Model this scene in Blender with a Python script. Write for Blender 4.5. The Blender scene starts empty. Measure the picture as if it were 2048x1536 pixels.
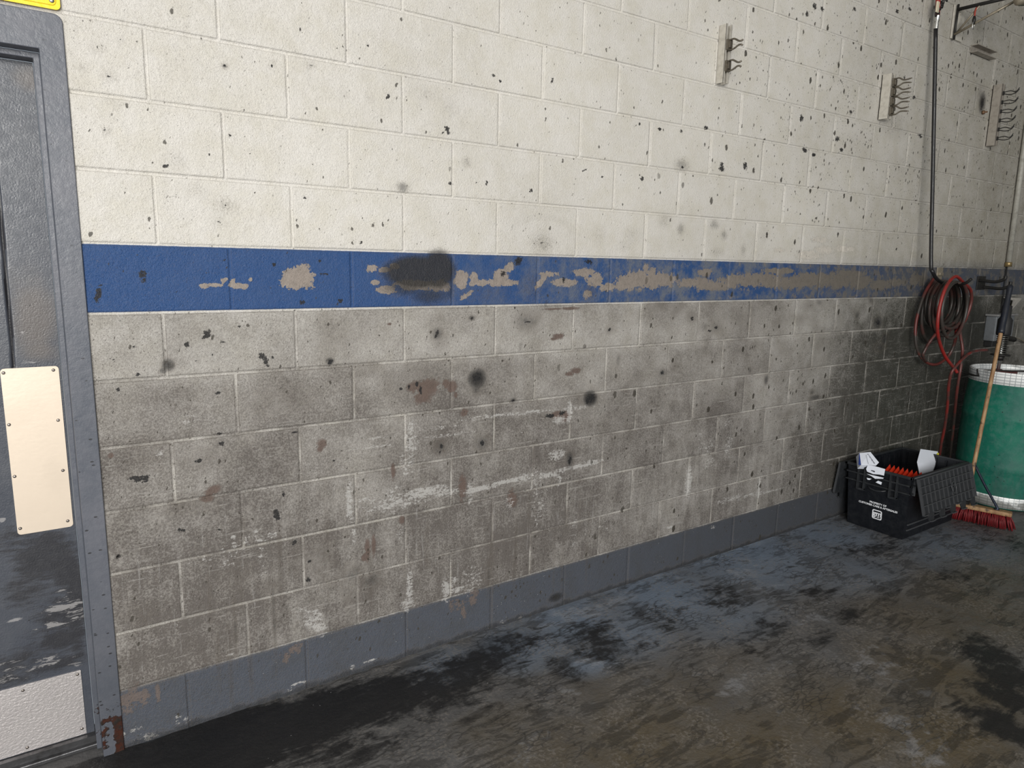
import bpy, bmesh, math, random
import numpy as np
from mathutils import Vector, Matrix
random.seed(7); rng = np.random.default_rng(11)
PI = math.pi
sc = bpy.context.scene
COL = sc.collection

# ------------------------------------------------------------------ camera
F_PX = 1383.167
CAM = np.array([0.09885, -2.36466, 1.59233])
AN = (-0.597995, 1.397043, 0.0209343)
cd = bpy.data.cameras.new('camera'); cam = bpy.data.objects.new('camera', cd); COL.objects.link(cam)
cam.location = CAM
RM = Matrix.Rotation(AN[0], 4, 'Z') @ Matrix.Rotation(AN[1], 4, 'X') @ Matrix.Rotation(AN[2], 4, 'Z')
cam.rotation_euler = RM.to_euler()
cd.sensor_width = 36; cd.lens = 36 * F_PX / 2048; cd.clip_start = .02
sc.camera = cam
RN = np.array(RM.to_3x3())

# ------------------------------------------------------------------ light
wd = bpy.data.worlds.new('world'); sc.world = wd; wd.use_nodes = True
bg = wd.node_tree.nodes['Background']; bg.inputs[0].default_value = (.80, .90, 1.0, 1); bg.inputs[1].default_value = .40

def area(name, loc, target, sx, sy, power, col):
    d = bpy.data.lights.new(name, 'AREA'); d.shape = 'RECTANGLE'; d.size = sx; d.size_y = sy
    d.energy = power; d.color = col
    o = bpy.data.objects.new(name, d); COL.objects.link(o); o.location = loc
    o.rotation_euler = (Vector(target) - Vector(loc)).to_track_quat('-Z', 'Y').to_euler()
    return o
area('bay_door_daylight', (-2.0, -6.6, 2.7), (3.3, 0, 1.7), 4.6, 3.2, 690, (1.0, .975, .93))
sc.view_settings.view_transform = 'Standard'; sc.view_settings.look = 'None'
sc.view_settings.exposure = 0.0; sc.view_settings.gamma = 1.0
sc.view_settings.use_curve_mapping = False

# ------------------------------------------------------------------ photo -> place helpers (points where a sight line meets a real plane)
def ray(x, y):
    return RN @ np.array([(x - 1024) / F_PX, (768 - y) / F_PX, -1.0])
def at_y(x, y, Y=0.0):
    d = ray(x, y); return CAM + (Y - CAM[1]) / d[1] * d
def at_z(x, y, Z=0.0):
    d = ray(x, y); return CAM + (Z - CAM[2]) / d[2] * d

# ------------------------------------------------------------------ material node helper
class NT:
    def __init__(s, name):
        s.m = bpy.data.materials.new(name); s.m.use_nodes = True
        s.t = s.m.node_tree; s.n = s.t.nodes; s.l = s.t.links
        s.b = s.n['Principled BSDF']
        s._pos = None
    def new(s, ty, **kw):
        n = s.n.new(ty)
        for k, v in kw.items(): setattr(n, k, v)
        return n
    def put(s, sock, v):
        if isinstance(v, bpy.types.NodeSocket): s.l.new(v, sock)
        elif v is not None:
            if isinstance(v, (tuple, list)) and len(v) == 3 and sock.type == 'RGBA': v = (*v, 1)
            sock.default_value = v
    def pos(s):
        if s._pos is None:
            s._pos = s.new('ShaderNodeTexCoord').outputs['Object']
        return s._pos
    def math(s, op, a, b=None, c=None, clamp=False):
        n = s.new('ShaderNodeMath', operation=op); n.use_clamp = clamp
        s.put(n.inputs[0], a)
        if b is not None: s.put(n.inputs[1], b)
        if c is not None: s.put(n.inputs[2], c)
        return n.outputs[0]
    def add(s, a, b): return s.math('ADD', a, b)
    def sub(s, a, b): return s.math('SUBTRACT', a, b)
    def mul(s, a, b): return s.math('MULTIPLY', a, b)
    def mx(s, a, b): return s.math('MAXIMUM', a, b)
    def step(s, v, lo, hi, a=0.0, b=1.0, smooth=True):
        n = s.new('ShaderNodeMapRange'); n.interpolation_type = 'SMOOTHSTEP' if smooth else 'LINEAR'
        s.put(n.inputs[0], v); s.put(n.inputs[1], lo); s.put(n.inputs[2], hi); s.put(n.inputs[3], a); s.put(n.inputs[4], b)
        return n.outputs[0]
    def mix(s, f, a, b, mode='MIX'):
        n = s.new('ShaderNodeMix', data_type='RGBA', blend_type=mode)
        s.put(n.inputs[0], f); s.put(n.inputs[6], a); s.put(n.inputs[7], b)
        return n.outputs[2]
    def scale(s, v, sc3):
        n = s.new('ShaderNodeVectorMath', operation='MULTIPLY'); s.put(n.inputs[0], v); n.inputs[1].default_value = sc3
        return n.outputs[0]
    def noise(s, scale, detail=3, rough=.55, vec=None, dist=0.0):
        n = s.new('ShaderNodeTexNoise'); s.put(n.inputs['Vector'], vec or s.pos())
        n.inputs['Scale'].default_value = scale; n.inputs['Detail'].default_value = detail
        n.inputs['Roughness'].default_value = rough; n.inputs['Distortion'].default_value = dist
        return n.outputs[0]
    def voro(s, scale, vec=None, rnd=1.0, out='Distance', feature='F1'):
        n = s.new('ShaderNodeTexVoronoi', feature=feature); s.put(n.inputs['Vector'], vec or s.pos())
        n.inputs['Scale'].default_value = scale; n.inputs['Randomness'].default_value = rnd
        return n.outputs[out]
    def sep(s, v):
        n = s.new('ShaderNodeSeparateXYZ'); s.put(n.inputs[0], v); return n.outputs
    def attr(s, name):
        n = s.new('ShaderNodeAttribute'); n.attribute_name = name
        q = s.new('ShaderNodeSeparateColor'); s.l.new(n.outputs['Color'], q.inputs[0])
        return q.outputs[0], q.outputs[1], q.outputs[2], n.outputs['Alpha']
    def mix1(s, f, a, b):
        n = s.new('ShaderNodeMix', data_type='FLOAT')
        s.put(n.inputs[0], f); s.put(n.inputs[2], a); s.put(n.inputs[3], b)
        return n.outputs[0]
    def bump(s, h, dist, strength=1.0, prev=None):
        n = s.new('ShaderNodeBump'); n.inputs['Distance'].default_value = dist; n.inputs['Strength'].default_value = strength
        s.put(n.inputs['Height'], h)
        if prev is not None: s.put(n.inputs['Normal'], prev)
        return n.outputs[0]
    def out(s, col=None, rough=None, normal=None, metal=None, spec=None):
        s.put(s.b.inputs['Base Color'], col)
        s.put(s.b.inputs['Roughness'], rough); s.put(s.b.inputs['Metallic'], metal)
        if spec is not None: s.put(s.b.inputs['Specular IOR Level'], spec)
        if normal is not None: s.put(s.b.inputs['Normal'], normal)
        return s.m

def srgb(r, g, b):
    f = lambda v: (v / 255) / 12.92 if v <= 10 else ((v / 255 + .055) / 1.055) ** 2.4
    return (f(r), f(g), f(b))

def simple(name, col, rough=.5, metal=0.0, dirt=.25, dcol=(.02, .018, .016), nscale=18, bump=.0006, bscale=90, spec=.5):
    t = NT(name)
    n = t.noise(nscale, 5, .65)
    f = t.mul(t.step(n, .42, .72), dirt)
    c = t.mix(f, col, dcol)
    nm = t.bump(t.noise(bscale, 3), bump) if bump else None
    return t.out(c, t.step(n, .3, .7, rough - .06, rough + .12), nm, metal, spec)

# ------------------------------------------------------------------ mesh builder
class MB:
    def __init__(s): s.bm = bmesh.new()
    def box(s, c, size, rot=None, bev=0.0):
        r = bmesh.ops.create_cube(s.bm, size=1.0)
        vs = r['verts']
        bmesh.ops.scale(s.bm, vec=size, verts=vs)
        if bev > 0:
            es = list({e for v in vs for e in v.link_edges})
            g = bmesh.ops.bevel(s.bm, geom=es, offset=bev, segments=2, affect='EDGES', profile=.5)
            vs = [v for v in g['verts']]
            vs = list({v for f in g['faces'] for v in f.verts} | set(vs))
            seen = set(vs); st = list(vs)
            while st:
                v = st.pop()
                for e in v.link_edges:
                    o = e.other_vert(v)
                    if o not in seen: seen.add(o); st.append(o)
            vs = list(seen)
        if rot is not None:
            bmesh.ops.rotate(s.bm, cent=(0, 0, 0), matrix=rot, verts=vs)
        bmesh.ops.translate(s.bm, vec=c, verts=vs)
        return vs
    def mm(s, x0, x1, y0, y1, z0, z1, bev=0.0):
        return s.box(((x0 + x1) / 2, (y0 + y1) / 2, (z0 + z1) / 2), (abs(x1 - x0), abs(y1 - y0), abs(z1 - z0)), None, bev)
    def tube(s, pts, r, seg=10, caps=True):
        pts = [Vector(p) for p in pts]; n = len(pts)
        rr = r if isinstance(r, (list, tuple)) else [r] * n
        t0 = (pts[1] - pts[0]).normalized()
        up = Vector((0, 0, 1)) if abs(t0.z) < .9 else Vector((1, 0, 0))
        u = t0.cross(up).normalized(); rings = []
        for i, p in enumerate(pts):
            if i == 0: t = pts[1] - pts[0]
            elif i == n - 1: t = pts[-1] - pts[-2]
            else: t = (pts[i + 1] - pts[i]).normalized() + (pts[i] - pts[i - 1]).normalized()
            if t.length < 1e-9: t = t0
            t = t.normalized(); u = (u - t * u.dot(t)).normalized(); v = t.cross(u)
            rings.append([s.bm.verts.new(p + (u * math.cos(a) + v * math.sin(a)) * rr[i]) for a in [2 * PI * k / seg for k in range(seg)]])
        for a, b in zip(rings, rings[1:]):
            for k in range(seg):
                f = s.bm.faces.new((a[k], a[(k + 1) % seg], b[(k + 1) % seg], b[k])); f.smooth = True
        if caps:
            s.bm.faces.new(list(reversed(rings[0]))); s.bm.faces.new(rings[-1])
    def lathe(s, prof, c=(0, 0, 0), axis=None, seg=48, smooth=True):
        M = Matrix.Translation(c)
        if axis is not None: M = M @ Vector((0, 0, 1)).rotation_difference(Vector(axis)).to_matrix().to_4x4()
        rings = []
        for r, z in prof:
            if r < 1e-6: rings.append([s.bm.verts.new(M @ Vector((0, 0, z)))])
            else: rings.append([s.bm.verts.new(M @ Vector((r * math.cos(2 * PI * k / seg), r * math.sin(2 * PI * k / seg), z))) for k in range(seg)])
        for a, b in zip(rings, rings[1:]):
            for k in range(seg):
                q = [a[k % len(a)], a[(k + 1) % seg % len(a)], b[(k + 1) % seg % len(b)], b[k % len(b)]]
                q = list(dict.fromkeys(q))
                if len(q) > 2:
                    try: f = s.bm.faces.new(q); f.smooth = smooth
                    except ValueError: pass
    def prism(s, outline, y0, y1, frame=None):
        # outline: list of (a,b); frame maps (a, depth, b) -> world
        fr = frame or (lambda a, d, b: (a, d, b))
        A = [s.bm.verts.new(fr(a, y0, b)) for a, b in outline]; B = [s.bm.verts.new(fr(a, y1, b)) for a, b in outline]
        s.bm.faces.new(A); s.bm.faces.new(list(reversed(B)))
        n = len(A)
        for k in range(n): s.bm.faces.new((A[k], B[k], B[(k + 1) % n], A[(k + 1) % n]))
    def quad(s, *p): s.bm.faces.new([s.bm.verts.new(v) for v in p])

def link(name, me, mat, parent=None):
    o = bpy.data.objects.new(name, me); COL.objects.link(o)
    if mat: me.materials.append(mat)
    if parent: o.parent = parent
    return o
def obj(name, mb, mat, parent=None, loc=None, rot=None, label=None):
    bmesh.ops.recalc_face_normals(mb.bm, faces=mb.bm.faces)
    me = bpy.data.meshes.new(name); mb.bm.to_mesh(me); mb.bm.free()
    o = link(name, me, mat, parent)
    if loc is not None: o.location = loc
    if rot is not None: o.rotation_euler = rot
    if label: o['label'] = label
    return o
def tag(o, label, cat, group=None):
    o['label'] = label; o['category'] = cat
    if group: o['group'] = group
    return o
def thing(name, label, cat, loc=(0, 0, 0), rot=(0, 0, 0), group=None):
    o = bpy.data.objects.new(name, None); COL.objects.link(o); o.location = loc; o.rotation_euler = rot
    o.empty_display_size = .05
    return tag(o, label, cat, group)
def struct(o): o['kind'] = 'structure'; return o
def part(name, mb, mat, parent, label=None):
    "world-space mesh made a child of an Empty that may be moved"
    M = Matrix.Translation(parent.location) @ parent.rotation_euler.to_matrix().to_4x4()
    if parent.parent:
        p = parent.parent; M = Matrix.Translation(p.location) @ p.rotation_euler.to_matrix().to_4x4() @ M
    mb.bm.transform(M.inverted())
    return obj(name, mb, mat, parent, label=label)
def catmull(P, n=8):
    P = [Vector(p) for p in P]; Q = [P[0] * 2 - P[1]] + P + [P[-1] * 2 - P[-2]]; out = []
    for i in range(1, len(Q) - 2):
        a, b, c, d = Q[i - 1:i + 3]
        for k in range(n):
            t = k / n
            out.append(.5 * ((2 * b) + (c - a) * t + (2 * a - 5 * b + 4 * c - d) * t * t + (3 * b - a - 3 * c + d) * t ** 3))
    out.append(P[-1]); return out

def grid(name, A, B, H, fn, mat, attrs, hole=None, smooth=True):
    "dense sheet over the rows B and columns A; fn maps (A, B, H) arrays to xyz; attrs: {name: (n,4)}"
    na, nb = len(A), len(B)
    GA, GB = np.meshgrid(A, B)
    co = np.stack(fn(GA, GB, H), -1).reshape(-1, 3).astype(np.float32)
    i = np.arange(na - 1)[None, :] + np.arange(nb - 1)[:, None] * na
    f = np.stack([i, i + 1, i + 1 + na, i + na], -1).reshape(-1, 4)
    if hole is not None:
        ca = (A[:-1] + A[1:]) / 2; cb = (B[:-1] + B[1:]) / 2
        MA, MBb = np.meshgrid(ca, cb); f = f[~hole(MA, MBb).ravel()]
    me = bpy.data.meshes.new(name)
    me.vertices.add(len(co)); me.vertices.foreach_set('co', co.ravel())
    me.loops.add(f.size); me.loops.foreach_set('vertex_index', f.ravel().astype(np.int32))
    me.polygons.add(len(f)); me.polygons.foreach_set('loop_start', (np.arange(len(f)) * 4).astype(np.int32))
    me.polygons.foreach_set('loop_total', np.full(len(f), 4, np.int32))
    me.polygons.foreach_set('use_smooth', np.full(len(f), smooth))
    me.update(calc_edges=True)
    for k, v in attrs.items():
        a = me.attributes.new(k, 'FLOAT_COLOR', 'POINT'); a.data.foreach_set('color', v.astype(np.float32).ravel())
    return link(name, me, mat)

def clear_new(me, n0):
    'verts added after the sheet carry no wear'
    for at in me.attributes:
        if at.data_type == 'FLOAT_COLOR':
            for i in range(n0, len(me.vertices)): at.data[i].color = (0, 0, 0, 0)

def vnoise(X, Y, scale, seed=0):
    "smooth value noise on arrays"
    r = np.random.default_rng(seed); T = r.random((256, 256))
    x = X * scale; y = Y * scale; xi = np.floor(x).astype(int); yi = np.floor(y).astype(int)
    fx = x - xi; fy = y - yi; fx = fx * fx * (3 - 2 * fx); fy = fy * fy * (3 - 2 * fy)
    g = lambda a, b: T[a % 256, b % 256]
    return (g(xi, yi) * (1 - fx) + g(xi + 1, yi) * fx) * (1 - fy) + (g(xi, yi + 1) * (1 - fx) + g(xi + 1, yi + 1) * fx) * fy

class Field:
    "a wear or painted tone mask over a sheet; blobs are given by where they are seen and stored in metres on the surface"
    def __init__(s, A, B, world):
        s.A, s.B, s.world = A, B, world; s.v = np.zeros((len(B), len(A)))
    def blob(s, px, py, rx, ry, amp=1.0, ang=0.0, mode='max', p=1.0):
        a, b = s.world(px, py); a2, b2 = s.world(px + 3, py); a3, b3 = s.world(px, py - 3)
        ka = math.hypot(a2 - a, b2 - b) / 3; kb = math.hypot(a3 - a, b3 - b) / 3
        s.blobw(a, b, rx * ka, ry * kb, amp, ang, mode, p)
    def blobw(s, a, b, ra, rb, amp=1.0, ang=0.0, mode='max', p=1.0):
        R = max(ra, rb) * 1.6
        i0, i1 = np.searchsorted(s.A, [a - R, a + R]); j0, j1 = np.searchsorted(s.B, [b - R, b + R])
        if i1 <= i0 or j1 <= j0: return
        X, Y = np.meshgrid(s.A[i0:i1] - a, s.B[j0:j1] - b)
        c, q = math.cos(ang), math.sin(ang); U = (X * c + Y * q) / ra; V = (-X * q + Y * c) / rb
        d = np.clip(1 - (U * U + V * V) / 2.2, 0, 1) ** p * amp
        w = s.v[j0:j1, i0:i1]
        s.v[j0:j1, i0:i1] = np.maximum(w, d) if mode == 'max' else np.clip(w + d, -1, 2)

# ------------------------------------------------------------------ block wall
L, H_ = .4064, .2032
DZ = [0, -.0001, -.0039, -.004, -.0058, -.0056, -.0037, -.0038, -.0035, .0005, .0024, .002, .005, .004, .002, 0, 0, 0, 0, 0, 0, 0, 0]
ZJ = [k * H_ + DZ[k] for k in range(0, 23)]
def px_of(x, z=1.5):
    d = (np.array([x, 0, z]) - CAM) @ RN; return 1024 + F_PX * d[0] / -d[2]
XW0, XW1, ZW1 = -.30, 10.49, ZJ[22]
xs = [XW0]
while xs[-1] < XW1:
    x = xs[-1]; k = px_of(x + .01) - px_of(x); xs.append(x + min(.018, max(.0032, 2.3 * .01 / k)))
XJ = [k * L / 2 for k in range(0, 54)]
gr = [-.0066, -.0036, 0, .0036, .0066]
def merge(base, joints):
    base = np.array(base); keep = np.ones(len(base), bool)
    for j in joints: keep &= np.abs(base - j) > .0085
    return np.unique(np.concatenate([base[keep], [j + g for j in joints for g in gr]]))
WX = merge(xs, [j for j in XJ if j < XW1]); WX = WX[(WX >= XW0) & (WX <= XW1)]
WZ = merge(np.concatenate([np.arange(0, 3.46, .0042), np.arange(3.46, ZW1, .012)]), ZJ); WZ = WZ[(WZ >= 0) & (WZ <= ZW1)]
GX, GZ = np.meshgrid(WX, WZ)
course = np.clip(np.searchsorted(np.array(ZJ), GZ, side='right'), 1, 22)      # 1 = bottom course
odd = course % 2 == 1
phase = np.where(odd, 0.0, L / 2)
dxj = np.abs(((GX - phase + L / 2) % L) - L / 2)
dzj = np.min(np.abs(GZ[..., None][:, :1] - np.array(ZJ[1:]))[:, 0], axis=-1)[:, None] * np.ones_like(GX)
prof = lambda d: np.clip((.0066 - d) / .0030, 0, 1)
gz = prof(dzj); gx = prof(dxj) * 1.0
joint = np.maximum(gx, gz)
# joints are partly filled with old paint
fill = .75 + .35 * vnoise(GX, GZ, 3.1, 3) - np.where((GZ < ZJ[7]) & (GX > 2.0), .25 * vnoise(GX, GZ, 1.7, 5), 0)
depth = np.where(gz > gx, .0060, .0046) * joint * fill
near = np.clip((3.2 - GX) / 2.5, .25, 1)
depth += .0011 * vnoise(GX, GZ, 38, 9) * near + .0009 * vnoise(GX, GZ, 90, 12) * near + .002 * vnoise(GX, GZ, 4, 13)
blkid = (np.floor((GX - phase) / L) * 7 + course * 13).astype(int)
depth += (np.sin(blkid * 12.9898) * .5 + .5) * .0022 * (1 - joint)
# old anchor holes
for hx, hy, hr in ((238, 1115, .006), (1085, 487, .004)):
    h = at_y(hx, hy); depth += .02 * (np.hypot(GX - h[0], GZ - h[2]) < hr)

wp = lambda x, y: (at_y(x, y)[0], at_y(x, y)[2])
def WF(): return Field(WX, WZ, wp)
soot, mark, peel, scuff, grime_tone, speck = WF(), WF(), WF(), WF(), WF(), WF()
# soft soot smudges
for b in [(838, 545, 62, 30, 2.0), (878, 540, 30, 36, 1.9), (860, 590, 46, 22, .8), (815, 572, 50, 22, .9), (900, 570, 12, 40, .7), (955, 757, 18, 20, 1.3), (953, 770, 12, 24, .7), (1181, 797, 14, 16, 1.3),
          (1176, 795, 20, 24, .5), (1055, 643, 30, 24, .55), (1052, 640, 8, 8, .7), (875, 668, 14, 16, .7), (880, 680, 18, 22, .4), (965, 887, 18, 20, .6), (965, 885, 7, 8, .7), (880, 893, 18, 22, .55), (883, 895, 8, 9, .6),
          (1140, 920, 9, 22, .8), (1112, 1195, 14, 9, 1.1), (337, 730, 15, 14, 1.0), (327, 742, 10, 8, .8), (1027, 801, 8, 7, .8), (944, 636, 7, 6, .9), (660, 722, 10, 8, .9), (1085, 487, 24, 22, .42), (1084, 480, 12, 12, .4),
          (1365, 330, 16, 14, .5), (740, 195, 12, 12, .2), (545, 130, 10, 12, .3), (450, 131, 8, 7, .5), (622, 130, 12, 9, .35), (220, 152, 18, 14, .3), (193, 95, 16, 13, .22), (243, 80, 12, 12, .22), (164, 135, 14, 11, .25), (230, 205, 16, 14, .2), (212, 262, 14, 10, .3),
          (690, 190, 10, 10, .25), (450, 410, 26, 18, .35), (395, 380, 24, 18, .22), (350, 320, 26, 18, .25), (440, 445, 18, 14, .2), (806, 375, 14, 12, .6), (900, 215, 18, 20, .22), (860, 190, 30, 16, .2),
          (935, 325, 10, 12, .4), (1220, 660, 10, 10, .5), (1385, 636, 10, 12, .5), (1433, 655, 20, 16, .5), (1325, 745, 10, 12, .6), (1350, 735, 8, 12, .4), (1237, 720, 6, 16, .6), (1320, 610, 30, 14, .4), (1355, 620, 18, 12, .4),
          (1480, 700, 7, 8, .4), (1500, 740, 6, 10, .6), (1533, 760, 5, 12, .8), (1640, 605, 8, 8, .6), (1618, 612, 14, 10, .35), (1757, 645, 10, 14, .9), (1715, 630, 5, 10, .7), (1742, 600, 6, 10, .6), (1770, 678, 7, 12, .8), (1760, 695, 14, 10, .6),
          (1560, 700, 14, 22, .25), (1630, 795, 12, 6, .8), (1625, 785, 6, 6, .6), (1560, 832, 6, 8, .5), (1580, 825, 10, 12, .4), (705, 1150, 30, 22, .55), (745, 1160, 24, 22, .6), (640, 1120, 30, 40, .45), (600, 1120, 26, 30, .35), (470, 1150, 40, 30, .35), (545, 1170, 26, 22, .4), (700, 1190, 20, 30, .4),
          (390, 1010, 60, 20, .3), (285, 1225, 40, 30, .25), (400, 915, 30, 22, .35), (560, 800, 60, 36, .3), (605, 800, 26, 22, .3), (740, 735, 40, 20, .3), (830, 760, 60, 30, .35), (690, 680, 60, 30, .2), (300, 900, 40, 40, .22), (1480, 640, 40, 20, .25), (1240, 850, 40, 30, .2),
          (1965, 205, 7, 22, 1.1), (1961, 190, 10, 20, .5), (1790, 250, 26, 26, .35), (1800, 330, 30, 30, .25), (1715, 300, 40, 40, .22), (1250, 490, 12, 14, .25), (1200, 470, 16, 24, .2), (1265, 470, 20, 18, .22), (1330, 440, 14, 16, .3), (1362, 458, 8, 14, .5),
          (1430, 450, 10, 10, .5), (1450, 470, 8, 10, .5), (1435, 505, 14, 10, .35), (1488, 500, 5, 12, .5), (1530, 470, 8, 16, .3), (970, 590, 60, 16, .3), (1065, 575, 24, 30, .4), (1180, 585, 12, 18, .5), (1410, 655, 12, 12, .5)]:
    amp = b[4] * (1.15 if b[1] < 490 and b[0] < 1500 else 1.0)
    soot.blob(b[0], b[1], b[2], b[3], amp, p=1.4)
for k in range(160):      # grimy line where wall meets floor
    soot.blobw(.2 + k * .045, .004, .04, .012 + .006 * (k % 3), .75)
# a faint ring left on the wall
for k in range(40):
    a = -1.1 + k / 39 * 3.4
    soot.blob(1590 + 52 * math.cos(a), 690 - 55 * math.sin(a), 10, 9, .32, p=1.0)
for k in range(30):
    a = -.2 + k / 29 * 2.6
    soot.blob(1085 + 62 * math.cos(a), 470 - 36 * math.sin(a), 8, 6, .16)
# crisp dark blots
for b in [(285, 549, 8, 9), (287, 560, 10, 5), (197, 588, 6, 20, -.25), (1037, 522, 9, 8, .5), (1007, 548, 5, 6), (1177, 523, 7, 4), (1183, 527, 3, 4), (1128, 560, 3, 6), (415, 667, 9, 8, .6), (410, 674, 8, 4, .5), (524, 712, 7, 6, .3), (532, 722, 5, 10), (545, 715, 3, 3), (374, 690, 6, 6),
          (535, 730, 5, 4), (268, 957, 12, 4), (285, 958, 16, 5, .2), (290, 962, 10, 4), (553, 1028, 6, 8), (556, 1035, 5, 6), (662, 724, 6, 5), (1182, 797, 8, 8), (1176, 803, 4, 5), (955, 755, 9, 9), (447, 684, 7, 2), (425, 710, 2, 2), (393, 721, 3, 2), (480, 653, 4, 2),
          (895, 258, 5, 7, .9), (886, 266, 5, 2, .7), (897, 265, 3, 5), (776, 194, 5, 3, .7), (778, 191, 3, 5), (987, 150, 4, 4), (1001, 162, 3, 3), (1106, 161, 3, 6, -.2), (450, 131, 2.5, 2.5), (545, 131, 2, 3), (217, 152, 4, 2, -.4), (194, 94, 2, 2), (241, 78, 2, 2), (624, 130, 4, 1.5), (737, 90, 2.5, 2.5),
          (601, 58, 2, 4), (974, 366, 3, 5), (1063, 381, 4, 4), (1285, 357, 4, 4), (1280, 350, 2, 2), (1444, 337, 6, 6), (1444, 330, 4, 6), (1365, 334, 3, 3), (1363, 262, 3, 3), (1320, 258, 4, 3), (1280, 248, 3, 4), (1413, 255, 4, 4), (1491, 332, 4, 9, .2), (1085, 486, 5, 1.5), (1205, 354, 3, 2), (1170, 340, 5, 2, .5), (900, 366, 3, 4), (953, 365, 3, 2),
          (334, 330, 4, 2), (330, 333, 6, 3), (452, 410, 2, 2), (438, 444, 5, 2, -.5), (419, 309, 2, 3), (155, 265, 3, 2), (210, 261, 3, 2), (461, 272, 3, 5, .4), (500, 308, 1.5, 2), (610, 395, 3, 3), (722, 485, 3, 4), (702, 90, 2, 2), (640, 522, 4, 3), (548, 529, 4, 4), (449, 520, 6, 3), (605, 605, 5, 5), (681, 602, 6, 4), (650, 548, 10, 2),
          (875, 665, 4, 5), (873, 672, 3, 4), (944, 637, 3, 3), (1055, 644, 7, 2), (835, 768, 4, 5), (842, 780, 3, 8), (819, 775, 3, 4), (802, 778, 4, 3), (965, 886, 4, 5), (883, 893, 3, 5), (880, 905, 2, 4), (1140, 920, 3, 9), (1100, 832, 10, 4), (1125, 826, 6, 4), (1027, 801, 3, 3),
          (668, 922, 3, 2), (618, 1160, 5, 6), (437, 786, 5, 3), (235, 780, 5, 4), (190, 820, 3, 5), (439, 868, 7, 3), (443, 888, 5, 5), (360, 1060, 4, 4), (365, 1062, 6, 3), (440, 1060, 4, 3), (398, 922, 8, 4), (590, 1085, 4, 6, -.6), (568, 988, 3, 6), (620, 1123, 3, 3), (238, 1115, 5, 4), (590, 865, 8, 2), (276, 750, 4, 4), (268, 694, 5, 3), (228, 720, 3, 2),
          (1220, 660, 3, 3), (1385, 637, 3, 4), (1433, 655, 4, 3), (1325, 745, 3, 4), (1420, 662, 3, 3), (1757, 646, 4, 5), (1965, 207, 3, 12), (1780, 190, 4, 7), (1810, 155, 2, 5), (1830, 195, 3, 4), (1604, 236, 4, 7), (1611, 300, 5, 5), (1628, 310, 4, 4), (1675, 278, 4, 5), (1683, 300, 4, 4), (1842, 272, 4, 5), (1702, 224, 3, 4), (1645, 18, 4, 5), (1615, 28, 3, 6), (1630, 12, 4, 7), (1795, 22, 4, 4), (1710, 18, 3, 4), (1820, 18, 3, 4)]:
    mark.blob(b[0], b[1], b[2] * 1.05, b[3] * 1.05, 1.0, b[4] if len(b) > 4 else 0)
# where the paint came off
for b in [(592, 555, 26, 17), (610, 550, 18, 20), (600, 563, 34, 14), (408, 572, 8, 5), (432, 570, 14, 4), (448, 561, 8, 5, .6), (472, 571, 16, 5), (490, 573, 6, 5), (466, 562, 5, 5), (502, 559, 5, 4), (745, 537, 12, 8), (770, 540, 14, 5), (790, 532, 10, 6), (835, 570, 40, 10), (880, 572, 24, 11), (775, 580, 20, 8),
          (750, 565, 8, 5), (925, 560, 14, 16), (948, 555, 8, 10), (960, 566, 24, 7), (1000, 565, 30, 8), (1003, 553, 14, 14), (1020, 533, 10, 10, .6), (935, 590, 12, 5, .5), (1085, 560, 20, 6, .8), (1100, 548, 20, 5), (1130, 565, 24, 8), (1170, 545, 20, 8), (1190, 560, 16, 14), (1215, 575, 16, 8), (1175, 590, 8, 10),
          (1270, 562, 36, 18), (1300, 558, 36, 18), (1292, 538, 5, 10), (1330, 560, 22, 14), (1245, 575, 16, 6), (1390, 565, 36, 10), (1430, 572, 40, 9), (1470, 562, 30, 13), (1500, 560, 40, 14), (1540, 560, 30, 14), (1580, 566, 40, 12), (1610, 560, 30, 14), (1640, 562, 30, 15), (1680, 560, 30, 16), (1720, 565, 26, 13), (1760, 570, 22, 10), (1790, 565, 18, 7), (1838, 560, 18, 12),
          (1410, 545, 14, 7), (1560, 542, 30, 6), (1700, 548, 30, 8), (855, 775, 26, 18), (845, 795, 18, 12), (830, 775, 14, 12), (905, 775, 10, 14), (893, 768, 8, 10), (912, 790, 4, 8), (646, 888, 10, 9), (641, 898, 6, 6), (425, 982, 18, 9, .5), (415, 997, 14, 8), (735, 1100, 5, 24), (748, 1090, 4, 20), (730, 1115, 8, 8), (787, 942, 4, 16),
          (1118, 672, 11, 6), (1108, 678, 9, 3), (1153, 742, 11, 6), (1140, 748, 10, 4), (1133, 832, 8, 12), (1115, 830, 12, 8), (925, 975, 8, 26), (222, 912, 6, 6), (265, 1400, 26, 26), (290, 1395, 10, 20), (246, 1408, 10, 20), (935, 1205, 22, 10), (908, 1208, 8, 12), (928, 1222, 5, 16), (948, 1195, 8, 12), (585, 1300, 16, 8), (575, 1315, 6, 14), (930, 825, 8, 8),
          (316, 1385, 4, 22), (805, 1040, 6, 8), (780, 648, 5, 3), (1110, 618, 22, 2), (1140, 617, 18, 3), (1650, 500, 18, 8), (1620, 510, 26, 9), (1640, 480, 16, 6), (1560, 500, 10, 5), (1690, 498, 20, 6), (1025, 1000, 10, 20)]:
    peel.blob(b[0], b[1], b[2] * (1.25 if b[1] > 1180 else 1), b[3] * (1.25 if b[1] > 1180 else 1), .62 if b[1] > 1180 else 1.0, b[4] if len(b) > 4 else 0)
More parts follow.
